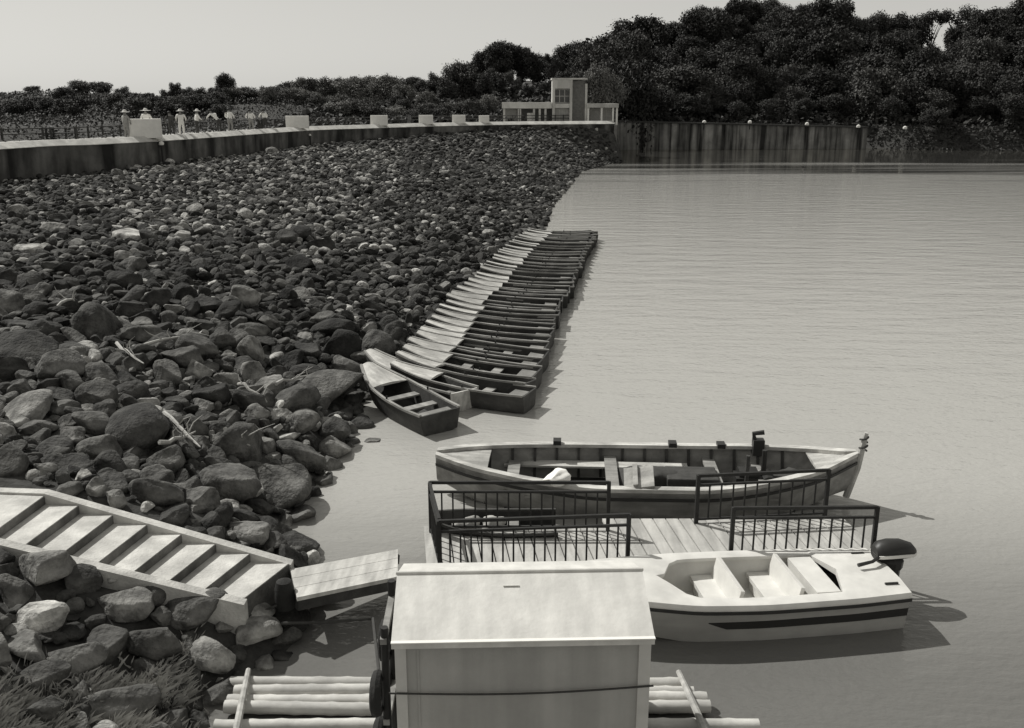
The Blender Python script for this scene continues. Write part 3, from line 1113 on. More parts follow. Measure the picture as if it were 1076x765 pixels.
def try_tree(px, d_off, h, wid, kind, leafmat, lab, group, min_d):
    """stand a tree on the hill at photo column px, d_off metres behind the shore"""
    dep = 150.0
    for _ in range(8):
        X = (px - CX) / F * dep
        ys = np.interp(X, S_X, S_Y) if X >= 11 else np.interp(X, PAR_X, PAR_Y) + 6
        Y = ys + d_off
        Z = float(hill_z(X, Y))
        dep = project(X, Y, Z)[2]
    for q in placed:
        if (q[0] - X) ** 2 + (q[1] - Y) ** 2 < min_d ** 2: return False
    placed.append((X, Y))
    tree(X, Y, Z - 0.2, h, wid, kind, leafmat, lab, group)
    return True


G_HILL = 'dense trees of the dark hill across the lake'
L_HILL = 'leafy tree within the dense wood on the far hill'
# the skyline row: tops match the photo's skyline
for px in np.arange(655, 1130, 12.5):
    if 955 < px < 1000: continue
    pxx = px + rng.normal(0, 3)
    top = float(sil(pxx, PROF)) + rng.uniform(-4, 7)
    d_off = rng.uniform(44, 58)
    dep = 195.0
    for _ in range(6):
        X = (pxx - CX) / F * dep
        Y = np.interp(X, S_X, S_Y) + d_off
        Z = float(hill_z(X, Y))
        dep = project(X, Y, Z)[2]
    zt = at_d(pxx, top, dep).z
    h = min(max(zt - Z, 5.0), 15)
    placed.append((X, Y))
    tree(X, Y, Z - 0.3, h, rng.uniform(0.85, 1.2), rng.choice(['round', 'round', 'tall']), 'leaf', 'dark leafy tree on the skyline of the far hill', 'skyline trees of the far hill')
cnt = 0
for _ in range(3000):
    if cnt >= 128: break
    px = rng.uniform(650, 1130)
    d_off = rng.uniform(2.5, 46)
    X_ = (px - CX) / F * 165
    if try_tree(px, d_off, rng.uniform(5.5, 10) * (0.62 if d_off < 9 else 1.0), rng.uniform(1.0, 1.45), rng.choice(['round', 'bush', 'bush', 'tall']), rng.choice(['leaf', 'leaf', 'leaf', 'leaf', 'leaf_mid']), L_HILL, G_HILL, 4.6):
        cnt += 1
print('hill trees', cnt)


# middle belt, between the left notch and the hill
def abs_tree(px, top, dep, kind, wid, lm_, lab, group, base=None, nm='tree'):
    X, Y = (px - CX) / F * dep, (dep + (-0.3) * 0) / cp
    Z = float(hill_z(X, Y)) if base is None else base
    dep2 = project(X, Y, Z)[2]
    X = (px - CX) / F * dep2
    zt = at_d(px, top, dep2).z
    h = max(2.0, zt - Z) / (0.97 if kind != 'thin' else 0.95)
    tree(X, Y, Z - 0.2, h, wid, kind, lm_, lab, group, nm)


G_MID = 'trees behind the crest left of the building'
MIDP = [(270, 103), (285, 94), (320, 82), (350, 84), (380, 78), (410, 83), (440, 81), (470, 76)]
for px in np.arange(268, 500, 9.5):
    abs_tree(px + rng.normal(0, 2.5), float(sil(px, MIDP)) + rng.uniform(-3, 7), rng.uniform(140, 165), rng.choice(['round', 'bush']), rng.uniform(1.0, 1.5), rng.choice(['leaf_mid', 'leaf_pale', 'leaf_mid']),
             'grey green tree in the belt behind the crest left of the building', G_MID)
for px in np.arange(275, 520, 14):
    abs_tree(px + rng.normal(0, 3), rng.uniform(95, 108), rng.uniform(124, 137), 'bush', rng.uniform(1.2, 1.7), rng.choice(['leaf_mid', 'leaf_pale', 'leaf_mid']),
             'low bushy tree just behind the crest left of the building', 'low trees just behind the crest')
# wooded rise behind the building
for px in np.arange(478, 662, 9):
    abs_tree(px + rng.normal(0, 2), float(sil(px, PROF)) + rng.uniform(-2, 10), rng.uniform(165, 185), rng.choice(['bush', 'bush', 'round']), rng.uniform(0.85, 1.1), rng.choice(['leaf', 'leaf', 'leaf_mid']),
             'tall tree on the wooded rise behind the building', 'trees on the rise behind the building')
for px in np.arange(482, 665, 8.5):
    abs_tree(px + rng.normal(0, 2), rng.uniform(64, 92), rng.uniform(143, 162), 'bush', rng.uniform(0.9, 1.25), rng.choice(['leaf_mid', 'leaf', 'leaf_mid']),
             'leafy tree close behind the building', 'leafy trees close behind the building')
abs_tree(528, 45, 172, 'round', 1.15, 'leaf', 'broad round crowned tree rising above the rest left of the tower', 'tall trees near the building')
abs_tree(625, 68, 131, 'tall', 0.75, 'leaf_pale', 'pale upright tree just right of the tower', 'tall trees near the building', 4.4)
abs_tree(640, 78, 131, 'bush', 0.8, 'leaf_pale', 'pale bushy tree rising over the right wing', 'tall trees near the building', 4.4)
for px, top, lab in ((659, 90, 'pale drooping tree just right of the right wing'), (672, 91, 'pale drooping tree between two others right of the building'), (686, 90, 'pale drooping tree farthest right of the building')):
    abs_tree(px, top, 156, 'round', 0.85, 'leaf_pale', lab, 'pale drooping trees right of the building', 3.6)
abs_tree(975, 14, 196, 'thin', 0.85, 'leaf', 'thin crowned spreading tree in the dip of the skyline', 'spreading trees by the skyline dip')
abs_tree(1002, 10, 196, 'thin', 0.9, 'leaf', 'wide thin crowned tree just right of the skyline dip', 'spreading trees by the skyline dip')
# left belt
LEFTP = [(-20, 100), (0, 99), (20, 96), (45, 98), (70, 103), (110, 102), (140, 99), (165, 98), (180, 92), (200, 94), (225, 92), (252, 100), (262, 106)]
for px in np.arange(-12, 262, 13):
    abs_tree(px + rng.normal(0, 3), float(sil(px, LEFTP)) + rng.uniform(0, 5), rng.uniform(118, 140), 'bush', rng.uniform(1.2, 1.9) * (1.4 if px < 130 else 1), 'leaf_mid' if px < 120 else rng.choice(['leaf', 'leaf_mid']),
             'low dark tree in the belt behind the people on the crest', 'low trees behind the people')
for px, top, wd, lab in ((238, 77, 0.95, 'taller tree standing clear above the low belt at left'), (186, 86, 0.8, 'small pointed tree above the low belt at left'), (37, 94, 1.3, 'flat topped tree at the far left of the belt')):
    abs_tree(px, top, 122, 'round', wd, 'leaf', lab, 'single trees standing above the left belt')

for px in np.concatenate([np.arange(-10, 300, 9.0), np.arange(300, 476, 12)]):
    d_ = rng.uniform(88, 112) if px < 240 else rng.uniform(114, 124)
    abs_tree(px + rng.normal(0, 4), rng.uniform(101, 117), d_, 'bush', rng.uniform(1.4, 2.4), rng.choice(['leaf', 'leaf', 'leaf_mid'] if px < 250 else ['leaf_mid', 'leaf_pale', 'leaf_mid']),
             'low spreading shrub on the rough ground behind the dam crest', 'shrubs behind the dam crest', nm='shrub')

# undergrowth covering the hills
uv, uf = [], []


def scatter_leaves(n, fx, size, zoff):
    for _ in range(n):
        X, Y = fx()
        Z = float(hill_z(X, Y)) + rng.uniform(0, zoff)
        nrm = rng.normal(size=3) * 0.7 + np.array([0, -0.3, 0.8]); nrm /= np.linalg.norm(nrm)
        a = np.cross(nrm, rng.normal(size=3)); a /= np.linalg.norm(a); b2 = np.cross(nrm, a)
        s = size * rng.uniform(0.6, 1.4)
        p = np.array([X, Y, Z]); k = len(uv)
        uv.extend([p - a * s, p - b2 * s * 0.6, p + a * s, p + b2 * s * 0.6]); uf.append((k, k + 1, k + 2, k + 3))


def f_right():
    X = rng.uniform(17, 115); d_ = rng.uniform(0.3, 45) ** 1.0
    return X, np.interp(X, S_X, S_Y) + 0.6 + d_


def f_shore():
    X = rng.uniform(58, 115)
    return X, np.interp(X, S_X, S_Y) + rng.uniform(-0.2, 3.5)


def f_mid():
    X = rng.uniform(-24, 11.5)
    return X, np.interp(X, PAR_X, PAR_Y) + rng.uniform(8, 45)


scatter_leaves(16000, f_right, 0.4, 1.4)
scatter_leaves(5000, f_shore, 0.2, 0.8)
scatter_leaves(9000, f_mid, 0.36, 1.1)
o = np_mesh('undergrowth', np.array(uv), np.array(uf), M['leaf'])
tag(o, 'dark undergrowth covering the ground of the wooded hills', 'undergrowth', kind='stuff')
uv, uf = [], []


def f_left():
    X = rng.uniform(-95, -22)
    Y0 = np.interp(X, PAR_X, PAR_Y) + 6 if X > -31 else (62 + (-31 - X) * 0.9)
    return X, rng.uniform(Y0, 138)


scatter_leaves(60000, f_left, 0.12, 0.8)
o = np_mesh('scrub', np.array(uv), np.array(uf), M['leaf'])
tag(o, 'low scrub over the mound behind the crest at left', 'scrub', kind='stuff')


# ------------------------------------------------------------------ people
def person(px, py_feet_hidden, lab, shirt, trous, hat, lean=0.0, facing=0.0, arm=0.3, height=1.68, off=1.3, crouch=0.0):
    p, a = on_line(px)
    n = Vector((math.sin(a), -math.cos(a)))
    q = p - n * off
    # step along the wall so the figure stands in its column of the photo
    for _ in range(6):
        e = px - project(q.x, q.y, 5.2)[0]
        tdir = Vector((math.cos(a), math.sin(a)))
        q2 = q + tdir * 0.1
        g_ = (project(q2.x, q2.y, 5.2)[0] - project(q.x, q.y, 5.2)[0]) / 0.1
        q = q + tdir * max(-3, min(3, e / g_))
    root_ = empty('person', (q.x, q.y, 4.802), facing)
    tag(root_, lab, 'person', 'people on the dam crest')
    k = height / 1.7
    L_ = lean
    V = {}
    hipz = 0.90 - crouch
    V['pel'] = (0, 0, hipz, .15, .12)
    V['wst'] = (0.35 * L_ * .3, -L_ * .12, hipz + .18, .145, .105)
    V['chs'] = (L_ * .22, -L_ * .25, hipz + .42, .175, .12)
    V['nek'] = (L_ * .30, -L_ * .36, hipz + .58, .06, .06)
    V['jaw'] = (L_ * .33, -L_ * .42, hipz + .66, .075, .085)
    V['crn'] = (L_ * .35, -L_ * .44, hipz + .77, .07, .08)
    for s, nm in ((-1, 'l'), (1, 'r')):
        V['sho' + nm] = (L_ * .26 + s * .19, -L_ * .28, hipz + .50, .065, .065)
        V['elb' + nm] = (L_ * .26 + s * (.26 + arm * .1), -L_ * .3 - arm * .12, hipz + .24, .045, .045)
        V['wri' + nm] = (L_ * .26 + s * (.24), -L_ * .3 - arm * .35, hipz + .04 + arm * .1, .033, .028)
        V['hnd' + nm] = (L_ * .26 + s * (.22), -L_ * .3 - arm * .42, hipz - .05 + arm * .1, .04, .022)
        V['hip' + nm] = (s * .09, 0, hipz - .06, .095, .095)
        V['kne' + nm] = (s * .11, -.06 - crouch * .7, .48 - crouch * .3, .06, .06)
        V['ank' + nm] = (s * .11, .02, .09, .042, .045)
        V['toe' + nm] = (s * .13, -.15, .04, .04, .03)
    E = [('pel', 'wst'), ('wst', 'chs'), ('chs', 'nek'), ('nek', 'jaw'), ('jaw', 'crn')]
    for nm in 'lr':
        E += [('chs', 'sho' + nm), ('sho' + nm, 'elb' + nm), ('elb' + nm, 'wri' + nm), ('wri' + nm, 'hnd' + nm),
              ('pel', 'hip' + nm), ('hip' + nm, 'kne' + nm), ('kne' + nm, 'ank' + nm), ('ank' + nm, 'toe' + nm)]
    names = list(V)
    me = bpy.data.meshes.new('body')
    me.from_pydata([Vector(V[x][:3]) * k for x in names], [(names.index(a_), names.index(c_)) for a_, c_ in E], [])
    ob = bpy.data.objects.new('body', me)
    COL.objects.link(ob)
    md = ob.modifiers.new('skin', 'SKIN')
    ob.modifiers.new('sub', 'SUBSURF').levels = 1
    sk = me.skin_vertices[0].data
    for i_, x in enumerate(names):
        sk[i_].radius = (V[x][3] * k, V[x][4] * k)
        sk[i_].use_root = (x == 'pel')
    dg = bpy.context.evaluated_depsgraph_get()
    me2 = bpy.data.meshes.new_from_object(ob.evaluated_get(dg))
    ob.modifiers.clear()
    ob.data = me2
    me2.materials.clear()
    for mm in (M['skin'], shirt, trous, M['hair'], M['black']): me2.materials.append(mm)
    reg = {'pel': 2, 'wst': 1, 'chs': 1, 'nek': 0, 'jaw': 0, 'crn': 3}
    for nm in 'lr':
        reg.update({'sho' + nm: 1, 'elb' + nm: 1, 'wri' + nm: 0, 'hnd' + nm: 0, 'hip' + nm: 2, 'kne' + nm: 2, 'ank' + nm: 2, 'toe' + nm: 4})
    pos = [(Vector(V[x][:3]) * k, reg[x]) for x in names]
    for pl in me2.polygons:
        pl.material_index = min(pos, key=lambda t: (t[0] - pl.center).length)[1]
        pl.use_smooth = True
    ob.parent = root_
    root_.scale = (1.38, 1.25, 1.14)      # loose clothes
    hc = Vector(V['crn'][:3]) * k
    if hat:
        m = MB()
        r = hat
        m.lathe([(r, 0.0), (r, 0.012), (0.115, 0.035), (0.10, 0.11), (0.05, 0.15), (0.01, 0.155)], (hc.x, hc.y, hc.z - 0.01), 14)
        m.build('hat', M['straw'], root_, smooth=True)
    else:
        m = MB()
        m.lathe([(0.085, -0.06), (0.098, 0.0), (0.085, 0.055), (0.045, 0.085), (0.01, 0.092)], (hc.x, hc.y + 0.012, hc.z), 12)
        m.build('hair', M['hair'], root_, smooth=True)
    return root_


back = math.pi      # faces away from the lake
person(133, 0, 'person in a grey shirt and pale hat left of the largest white block', M['shirt_grey'], M['trousers_grey'], 0.22, 0.15, back - 0.5, 0.4)
person(155, 0, 'person in a wide pale hat standing behind the largest white block', M['shirt_white'], M['trousers'], 0.30, 0.0, back, 0.3, 1.75, 1.5)
person(181, 0, 'person in dark clothes close against the right end of the largest white block', M['shirt_dark'], M['trousers'], 0, 0.2, back + 0.6, 0.5, 1.6)
person(191, 0, 'upright person in white with a pale hat right of the largest white block', M['shirt_white'], M['shirt_white'], 0.23, 0.0, back + 0.3, 0.2)
person(207, 0, 'person in a white shirt and pale hat with dark trousers leaning right', M['shirt_white'], M['trousers'], 0.23, 0.3, back - 1.0, 0.8, 1.66)
person(231, 0, 'bending person in a white shirt with head bowed', M['shirt_white'], M['trousers'], 0, 1.0, back + 0.9, 0.9, 1.68)
person(242, 0, 'dark haired person in a white shirt beside the bending person', M['shirt_white'], M['trousers_grey'], 0, 0.35, back - 0.3, 0.5, 1.74)
person(264, 0, 'dark haired person in a white shirt second from the right of the crest group', M['shirt_white'], M['trousers_grey'], 0, 0.2, back, 0.6, 1.62)
person(279, 0, 'rightmost person on the crest in a white shirt and dark trousers', M['shirt_white'], M['trousers'], 0, 0.25, back + 0.7, 0.6, 1.62)


# ------------------------------------------------------------------ boats
def hull_secs(stations, nsub=1):
    """stations: (x, half beam, keel z, chine half, chine z, sheer z)"""
    out = []
    for x, b_, kz, cb, czz, sz in stations:
        mid = ((cb + b_) / 2 + 0.03 * b_, (czz + sz) / 2)
        half = [(x, 0, kz), (x, cb * 0.6, kz + (czz - kz) * 0.45), (x, cb, czz), (x, mid[0], mid[1]), (x, b_, sz)]
        full = [(q[0], -q[1], q[2]) for q in half[::-1]] + half[1:]
        out.append(full)
    return out


def interp_st(keys, n):
    ks = np.array(keys)
    t = np.linspace(0, 1, n)
    xs = ks[0, 0] + (ks[-1, 0] - ks[0, 0]) * t
    res = [xs]
    # smooth (monotone-ish) interpolation through the keys
    for c in range(1, ks.shape[1]):
        y = np.interp(xs, ks[:, 0], ks[:, c])
        for _ in range(2):
            y[1:-1] = 0.25 * y[:-2] + 0.5 * y[1:-1] + 0.25 * y[2:]
        res.append(y)
    return np.stack(res, 1)


def shell(st, thick, m, zin=None):
    outer = hull_secs(st)
    st2 = st.copy()
    st2[:, 1] = np.maximum(st[:, 1] - thick, 0.012); st2[:, 3] = np.maximum(st[:, 3] - thick, 0.008)
    st2[:, 2] += thick * 1.4; st2[:, 4] += thick * 1.2
    inner = hull_secs(st2)
    secs = [o_ + i_[::-1] for o_, i_ in zip(outer, inner)]
    m.loft(secs, closed=True, cap=True)


def gunwale(st, m, w, h, off=0.0, up=0.0):
    for s in (-1, 1):
        secs = []
        for x, b_, kz, cb, czz, sz in st:
            y0, y1 = s * max(b_ + off - w, 0.004), s * (b_ + off)
            z = sz + up
            secs.append([(x, y0, z - h / 2), (x, y1, z - h / 2), (x, y1, z + h / 2), (x, y0, z + h / 2)])
        m.loft(secs, closed=True, cap=True)


def make_rowboat():
    """bow at -x, stern at +x, length 3.9"""
    o = empty('rowboat', (0, 0, 0))
    keys = [(-1.95, 0.20, 0.30, 0.12, 0.40, 0.66), (-1.5, 0.34, 0.05, 0.22, 0.16, 0.56), (-0.8, 0.53, -0.06, 0.42, 0.02, 0.47),
            (0.2, 0.60, -0.10, 0.50, -0.03, 0.42), (1.2, 0.585, -0.09, 0.49, -0.02, 0.42), (1.95, 0.54, -0.05, 0.45, 0.02, 0.46)]
    keys = [(a_, b2 * 0.8, c_, d2 * 0.8, e_, f2) for a_, b2, c_, d2, e_, f2 in keys]
    st = interp_st(keys, 22)
    m = MB(); shell(st, 0.035, m); m.build('hull', M['wood_dark'], o, smooth=True)
    m = MB()   # transom board
    x, b_, kz, cb, czz, sz = st[-1]
    m.add([(x + .02, -b_, sz), (x + .02, -cb, czz), (x + .02, 0, kz), (x + .02, cb, czz), (x + .02, b_, sz),
           (x - .03, -b_, sz), (x - .03, -cb, czz), (x - .03, 0, kz), (x - .03, cb, czz), (x - .03, b_, sz)],
          [(0, 1, 2, 3, 4), (9, 8, 7, 6, 5), (0, 5, 6, 1), (1, 6, 7, 2), (2, 7, 8, 3), (3, 8, 9, 4), (4, 9, 5, 0)])
    m.build('transom', M['wood_dark'], o)
    m = MB(); gunwale(st, m, 0.055, 0.05, 0.02, 0.015); m.build('gunwale', M['wood_grey'], o)
    # foredeck with camber
    m = MB(); secs = []
    for x, b_, kz, cb, czz, sz in st:
        if x > -0.62: break
        bb = b_ - 0.02
        secs.append([(x, -bb, sz + 0.012), (x, -bb * .5, sz + 0.045), (x, 0, sz + 0.06), (x, bb * .5, sz + 0.045), (x, bb, sz + 0.012),
                     (x, bb * .5, sz - 0.0), (x, -bb * .5, sz - 0.0)])
    m.loft(secs, closed=True, cap=True)
    m.build('foredeck', M['wood_pale'], o, smooth=True)
    for x in (-0.15, 0.75):
        m = MB(); m.box((x, 0, 0.27), (0.26, 0.86, 0.035)); m.build('thwart', M['wood_grey'], o)
    m = MB()
    m.box((1.62, 0, 0.33), (0.42, 0.82, 0.035))
    m.build('stern_seat', M['wood_grey'], o)
    for s in (-1, 1):
        m = MB(); m.tube([(0.3, s * 0.46, 0.43), (0.3, s * 0.46, 0.53)], 0.02, 6)
        m.build('oarlock', M['steel'], o)
    return o


def aim(o, bow, stern, roll=0.0, length=3.9):
    """place a boat so that its -x end lies at bow and its +x end at stern"""
    bow, stern = Vector(bow), Vector(stern)
    d = (stern - bow)
    c = (bow + stern) / 2
    yaw = math.atan2(d.y, d.x)
    o.rotation_mode = 'XYZ'
    o.location = c
    o.rotation_euler = (roll, math.atan2(-d.z, math.hypot(d.x, d.y)), yaw)
    return o


proto_boat = make_rowboat()
ORD = ['first', 'second', 'third', 'fourth', 'fifth', 'sixth', 'seventh', 'eighth', 'ninth', 'tenth', 'eleventh', 'twelfth', 'thirteenth', 'fourteenth',
       'fifteenth', 'sixteenth', 'seventeenth', 'eighteenth', 'nineteenth', 'twentieth', 'twenty-first', 'twenty-second', 'twenty-third', 'twenty-fourth', 'twenty-fifth', 'twenty-sixth', 'twenty-seventh', 'twenty-eighth', 'twenty-ninth', 'thirtieth', 'thirty-first', 'thirty-second', 'thirty-third', 'thirty-fourth', 'thirty-fifth', 'thirty-sixth']
S0, S1 = at_z(553, 414, 0.42), at_z(624, 244, 0.42)
B0, B1 = at_z(432, 384, 0.80), at_z(560, 240, 0.80)
NB = 35
for k in range(NB):
    t = k / (NB - 1)
    o = proto_boat if k == 0 else copy_tree(proto_boat)
    s_ = S0.lerp(S1, t) + Vector((rng.normal(0, 0.06) - 0.08 * math.sin(math.pi * t), rng.normal(0, 0.05), 0))
    b0 = B0.lerp(B1, t) + Vector((-0.15 * math.sin(math.pi * t), 0, 0))
    d = (b0 - s_); d.z = 0
    d = d.normalized()
    bow = s_ + d * 3.87
    aim(o, (bow.x, bow.y, 0.15 + rng.uniform(-0.02, 0.1)), (s_.x, s_.y, 0.02), rng.normal(0, 0.08))
    if k == 0: lab = 'first rowboat of the packed row, showing its dark transom to the water'
    elif k == NB - 1: lab = 'last rowboat at the far end of the packed row'
    else: lab = f'{ORD[k]} rowboat with pale foredeck counted from the near end of the packed row'
    tag(o, lab, 'rowboat', 'rowboats packed side by side along the rocks')
o = copy_tree(proto_boat)
b0, s_ = at_z(404, 396, 0.72), at_z(466, 437, 0.45)
d = (b0 - s_); d.z = 0; d.normalize()
bow = s_ + d * 3.87
aim(o, (bow.x, bow.y, 0.14), (s_.x, s_.y, 0.0), 0.03); o.scale = (0.92, 1.25, 1.1)
tag(o, 'nearest rowboat, dark hulled and turned towards the camera apart from the row', 'rowboat', 'loose rowboats at the near end of the row')
o = copy_tree(proto_boat)
b0, s_ = at_z(424, 384, 0.75), at_z(489, 414, 0.45)
d = (b0 - s_); d.z = 0; d.normalize()
bow = s_ + d * 3.87
aim(o, (bow.x, bow.y, 0.2), (s_.x, s_.y, 0.03), -0.05); o.scale = (0.95, 1.15, 1.05)
tag(o, 'rowboat lying askew between the nearest boat and the packed row', 'rowboat', 'loose rowboats at the near end of the row')
for ch in o.children:      # its stern board is painted pale
    if ch.name.startswith('transom'):
        ch.data = ch.data.copy(); ch.data.materials[0] = M['wood_pale']; ch['label'] = 'pale painted stern board'


# long wooden boat behind the dock
def long_boat():
    a, b_ = at_z(459, 481, 0.72), at_z(900, 479, 0.95)
    L_ = math.hypot(b_.x - a.x, b_.y - a.y)
    yaw = math.atan2(b_.y - a.y, b_.x - a.x)
    o = empty('long_boat', ((a.x + b_.x) / 2, (a.y + b_.y) / 2, 0), yaw)
    tag(o, 'long open wooden boat with pale gunwales moored behind the dock railings', 'boat')
    h = L_ / 2
    B = 1.22
    keys = [(-h, 0.16, 0.25, 0.08, 0.35, 0.80), (-h + 0.7, 0.62, -0.05, 0.45, 0.05, 0.74), (-h + 1.8, 1.0, -0.2, 0.78, -0.1, 0.66), (-1.0, B, -0.25, 1.0, -0.15, 0.60),
            (1.2, B, -0.25, 1.0, -0.15, 0.62), (h - 1.9, 1.06, -0.2, 0.8, -0.08, 0.70), (h - 0.8, 0.66, -0.05, 0.4, 0.1, 0.82), (h, 0.07, 0.3, 0.04, 0.5, 0.98)]
    st = interp_st(keys, 40)
    m = MB(); shell(st, 0.05, m); m.build('hull', M['wood_grey'], o, smooth=True)
    m = MB(); gunwale(st, m, 0.17, 0.07, 0.03, 0.03); m.build('gunwale', M['wood_pale'], o)
    m = MB(); gunwale(st, m, 0.03, 0.05, 0.045, -0.14); m.build('rubbing_strake', M['black'], o)
    # bottom boards
    m = MB()
    for k in range(9):
        yb = -0.8 + k * 0.2
        m.box((0, yb, 0.0), (L_ * 0.66, 0.17, 0.03))
    m.build('bottom_boards', M['wood_dark'], o)
    # lengthwise side benches
    for s in (-1, 1):
        m = MB(); m.box((-0.9 if s > 0 else -0.4, s * 0.78, 0.34), (L_ * 0.46, 0.32, 0.04)); m.build('side_bench', M['wood_pale'] if s > 0 else M['wood_grey'], o)
    for x in (-h + 1.5, -0.6, 1.4, h - 1.7):
        bb = float(np.interp(x, st[:, 0], st[:, 1])) - 0.06
        m = MB(); m.box((x, 0, 0.40), (0.24, 2 * bb, 0.045)); m.build('thwart', M['wood_grey'], o)
    # ribs
    m = MB()
    for x in np.arange(-h + 1.0, h - 1.0, 0.45):
        bb = float(np.interp(x, st[:, 0], st[:, 1])); sz = float(np.interp(x, st[:, 0], st[:, 5]))
        cb = float(np.interp(x, st[:, 0], st[:, 3]))
        for s in (-1, 1): m.bar((x, s * (cb - 0.04), -0.05), (x, s * (bb - 0.075), sz - 0.02), 0.05, 0.05)
    m.build('ribs', M['wood_dark'], o)
    # end decks
    for sgn, lim, nm in ((-1, 1.05, 'stern_deck'), (1, 0.95, 'bow_deck')):
        m = MB(); secs = []
        for x, b2, kz, cb, czz, sz in st:
            if (sgn < 0 and x > -h + lim) or (sgn > 0 and x < h - lim): continue
            bb = b2 - 0.05 if b2 > 0.08 else b2 * 0.5
            secs.append([(x, -bb, sz - 0.02), (x, 0, sz + 0.02), (x, bb, sz - 0.02), (x, 0, sz - 0.05)])
        m.loft(secs, closed=True, cap=True); m.build(nm, M['wood_pale'], o)
    # stem post rising above the bow
    m = MB(); m.tube([(h - 0.12, 0, 0.1), (h + 0.03, 0, 0.7), (h + 0.10, 0, 1.15), (h + 0.14, 0, 1.42)], [0.07, 0.075, 0.06, 0.045], 8)
    m.build('stem_post', M['wood_pale'], o, smooth=True)
    m = MB()
    for z in (1.05, 1.22): m.tube([(h + 0.11 + 0.07 * math.cos(q), 0.07 * math.sin(q), z + 0.02 * q) for q in np.linspace(0, 6.2, 12)], 0.02, 5)
    m.build('rope_lashing', M['rope'], o)
    # inboard engine, box and exhaust
    m = MB(); m.box((0.95, 0.1, 0.26), (1.0, 0.7, 0.46)); m.build('engine_box', M['wood_dark'], o, bevel=0.03)
    m = MB()
    m.box((2.1, 0.2, 0.25), (0.6, 0.42, 0.36)); m.box((2.05, 0.2, 0.48), (0.36, 0.3, 0.14)); m.tube([(2.35, 0.2, 0.4), (2.35, 0.2, 0.95)], 0.05, 8)
    m.tube([(2.45, -0.02, 0.28), (2.45, 0.42, 0.28)], 0.2, 14)
    m.build('engine', M['black'], o)
    m = MB(); m.tube([(1.95, -0.25, 0.0), (1.95, -0.25, 1.0)], 0.04, 8); m.build('mooring_pole', M['wood_dark'], o)
    m = MB(); m.box((2.35, 0.85, 0.78), (0.22, 0.2, 0.32)); m.tube([(2.28, 0.85, 0.9), (2.25, 0.85, 1.06), (2.45, 0.82, 1.1)], 0.05, 7)
    m.build('winch', M['black'], o)
    # tilted plank pale box on the near gunwale
    mt = Matrix.Rotation(R(28), 4, 'X') @ Matrix.Rotation(R(-12), 4, 'Y')
    m = MB(); m.box((-0.15, -0.95, 0.78), (0.55, 0.5, 0.06), mtx=mt); m.box((-0.22, -0.95, 0.84), (0.09, 0.5, 0.05), mtx=mt)
    m.build('hatch_cover', M['wood_pale'], o)
    # dark nets heaped aft of the engine
    for x in (-h + 2.35, -h + 4.7, h - 2.4):
        m = MB(); m.box((x, 1.02, 0.74), (0.16, 0.22, 0.09)); m.build('cleat', M['black'], o)
    return o


lb = long_boat()
# pale cloth heap resting in the long boat
def heap(name, loc, sx, sy, sz, material, lab, cat, group=None):
    v, f = rock_shape(4, 1.0, rough=1.3, cuts=4, flat=1.0)
    ext = v.max(0) - v.min(0)
    v *= np.array([sx, sy, sz]) / ext
    o = np_mesh(name, v, f, material, smooth=True)
    o.location = loc
    return tag(o, lab, cat, group)


p = lb.location
heap('cloth_bundle', (p.x - 1.72, p.y - 0.93, 0.78), 0.52, 0.38, 0.3, M['shirt_white'], 'pale cloth bundle on the near gunwale of the long boat', 'bundle')
heap('net_pile', (p.x + 0.15, p.y + 0.15, 0.28), 1.5, 1.0, 0.55, M['rope'], 'dark heap of netting amidships in the long boat', 'net')
heap('net_pile', (p.x + 2.95, p.y + 0.1, 0.32), 1.1, 0.95, 0.5, M['rope'], 'dark heap of netting near the bow of the long boat', 'net')


# small dark skiff at the left end of the dock
def skiff():
    o = empty('skiff', (0, 0, 0))
    keys = [(-1.1, 0.16, 0.2, 0.08, 0.26, 0.56), (-0.6, 0.42, 0.0, 0.3, 0.06, 0.48), (0.2, 0.52, -0.06, 0.42, 0.0, 0.44), (1.1, 0.48, -0.04, 0.38, 0.02, 0.46)]
    st = interp_st(keys, 16)
    m = MB(); shell(st, 0.03, m); m.build('hull', M['black'], o, smooth=True)
    m = MB(); gunwale(st, m, 0.05, 0.045, 0.02, 0.015); m.build('gunwale', M['wood_dark'], o)
    m = MB(); m.box((0.35, 0, 0.3), (0.22, 0.92, 0.03)); m.build('thwart', M['wood_grey'], o)
    return o


sk_ = skiff()
a, b_ = at_z(456, 548, 0.5), at_z(556, 548, 0.44)
sk_.location = ((a.x + b_.x) / 2 + 0.2, (a.y + b_.y) / 2 + 0.0, 0.0)
tag(sk_, 'small black skiff moored behind the left dock railing', 'skiff')
q = sk_.location
heap('sack', (q.x - 0.5, q.y, 0.42), 0.5, 0.5, 0.36, M['sack'], 'pale sack in the bow of the small black skiff', 'sack', 'sacks in the skiff')
heap('sack', (q.x - 0.05, q.y + 0.02, 0.42), 0.42, 0.4, 0.32, M['sack'], 'pale sack in the middle of the small black skiff', 'sack', 'sacks in the skiff')


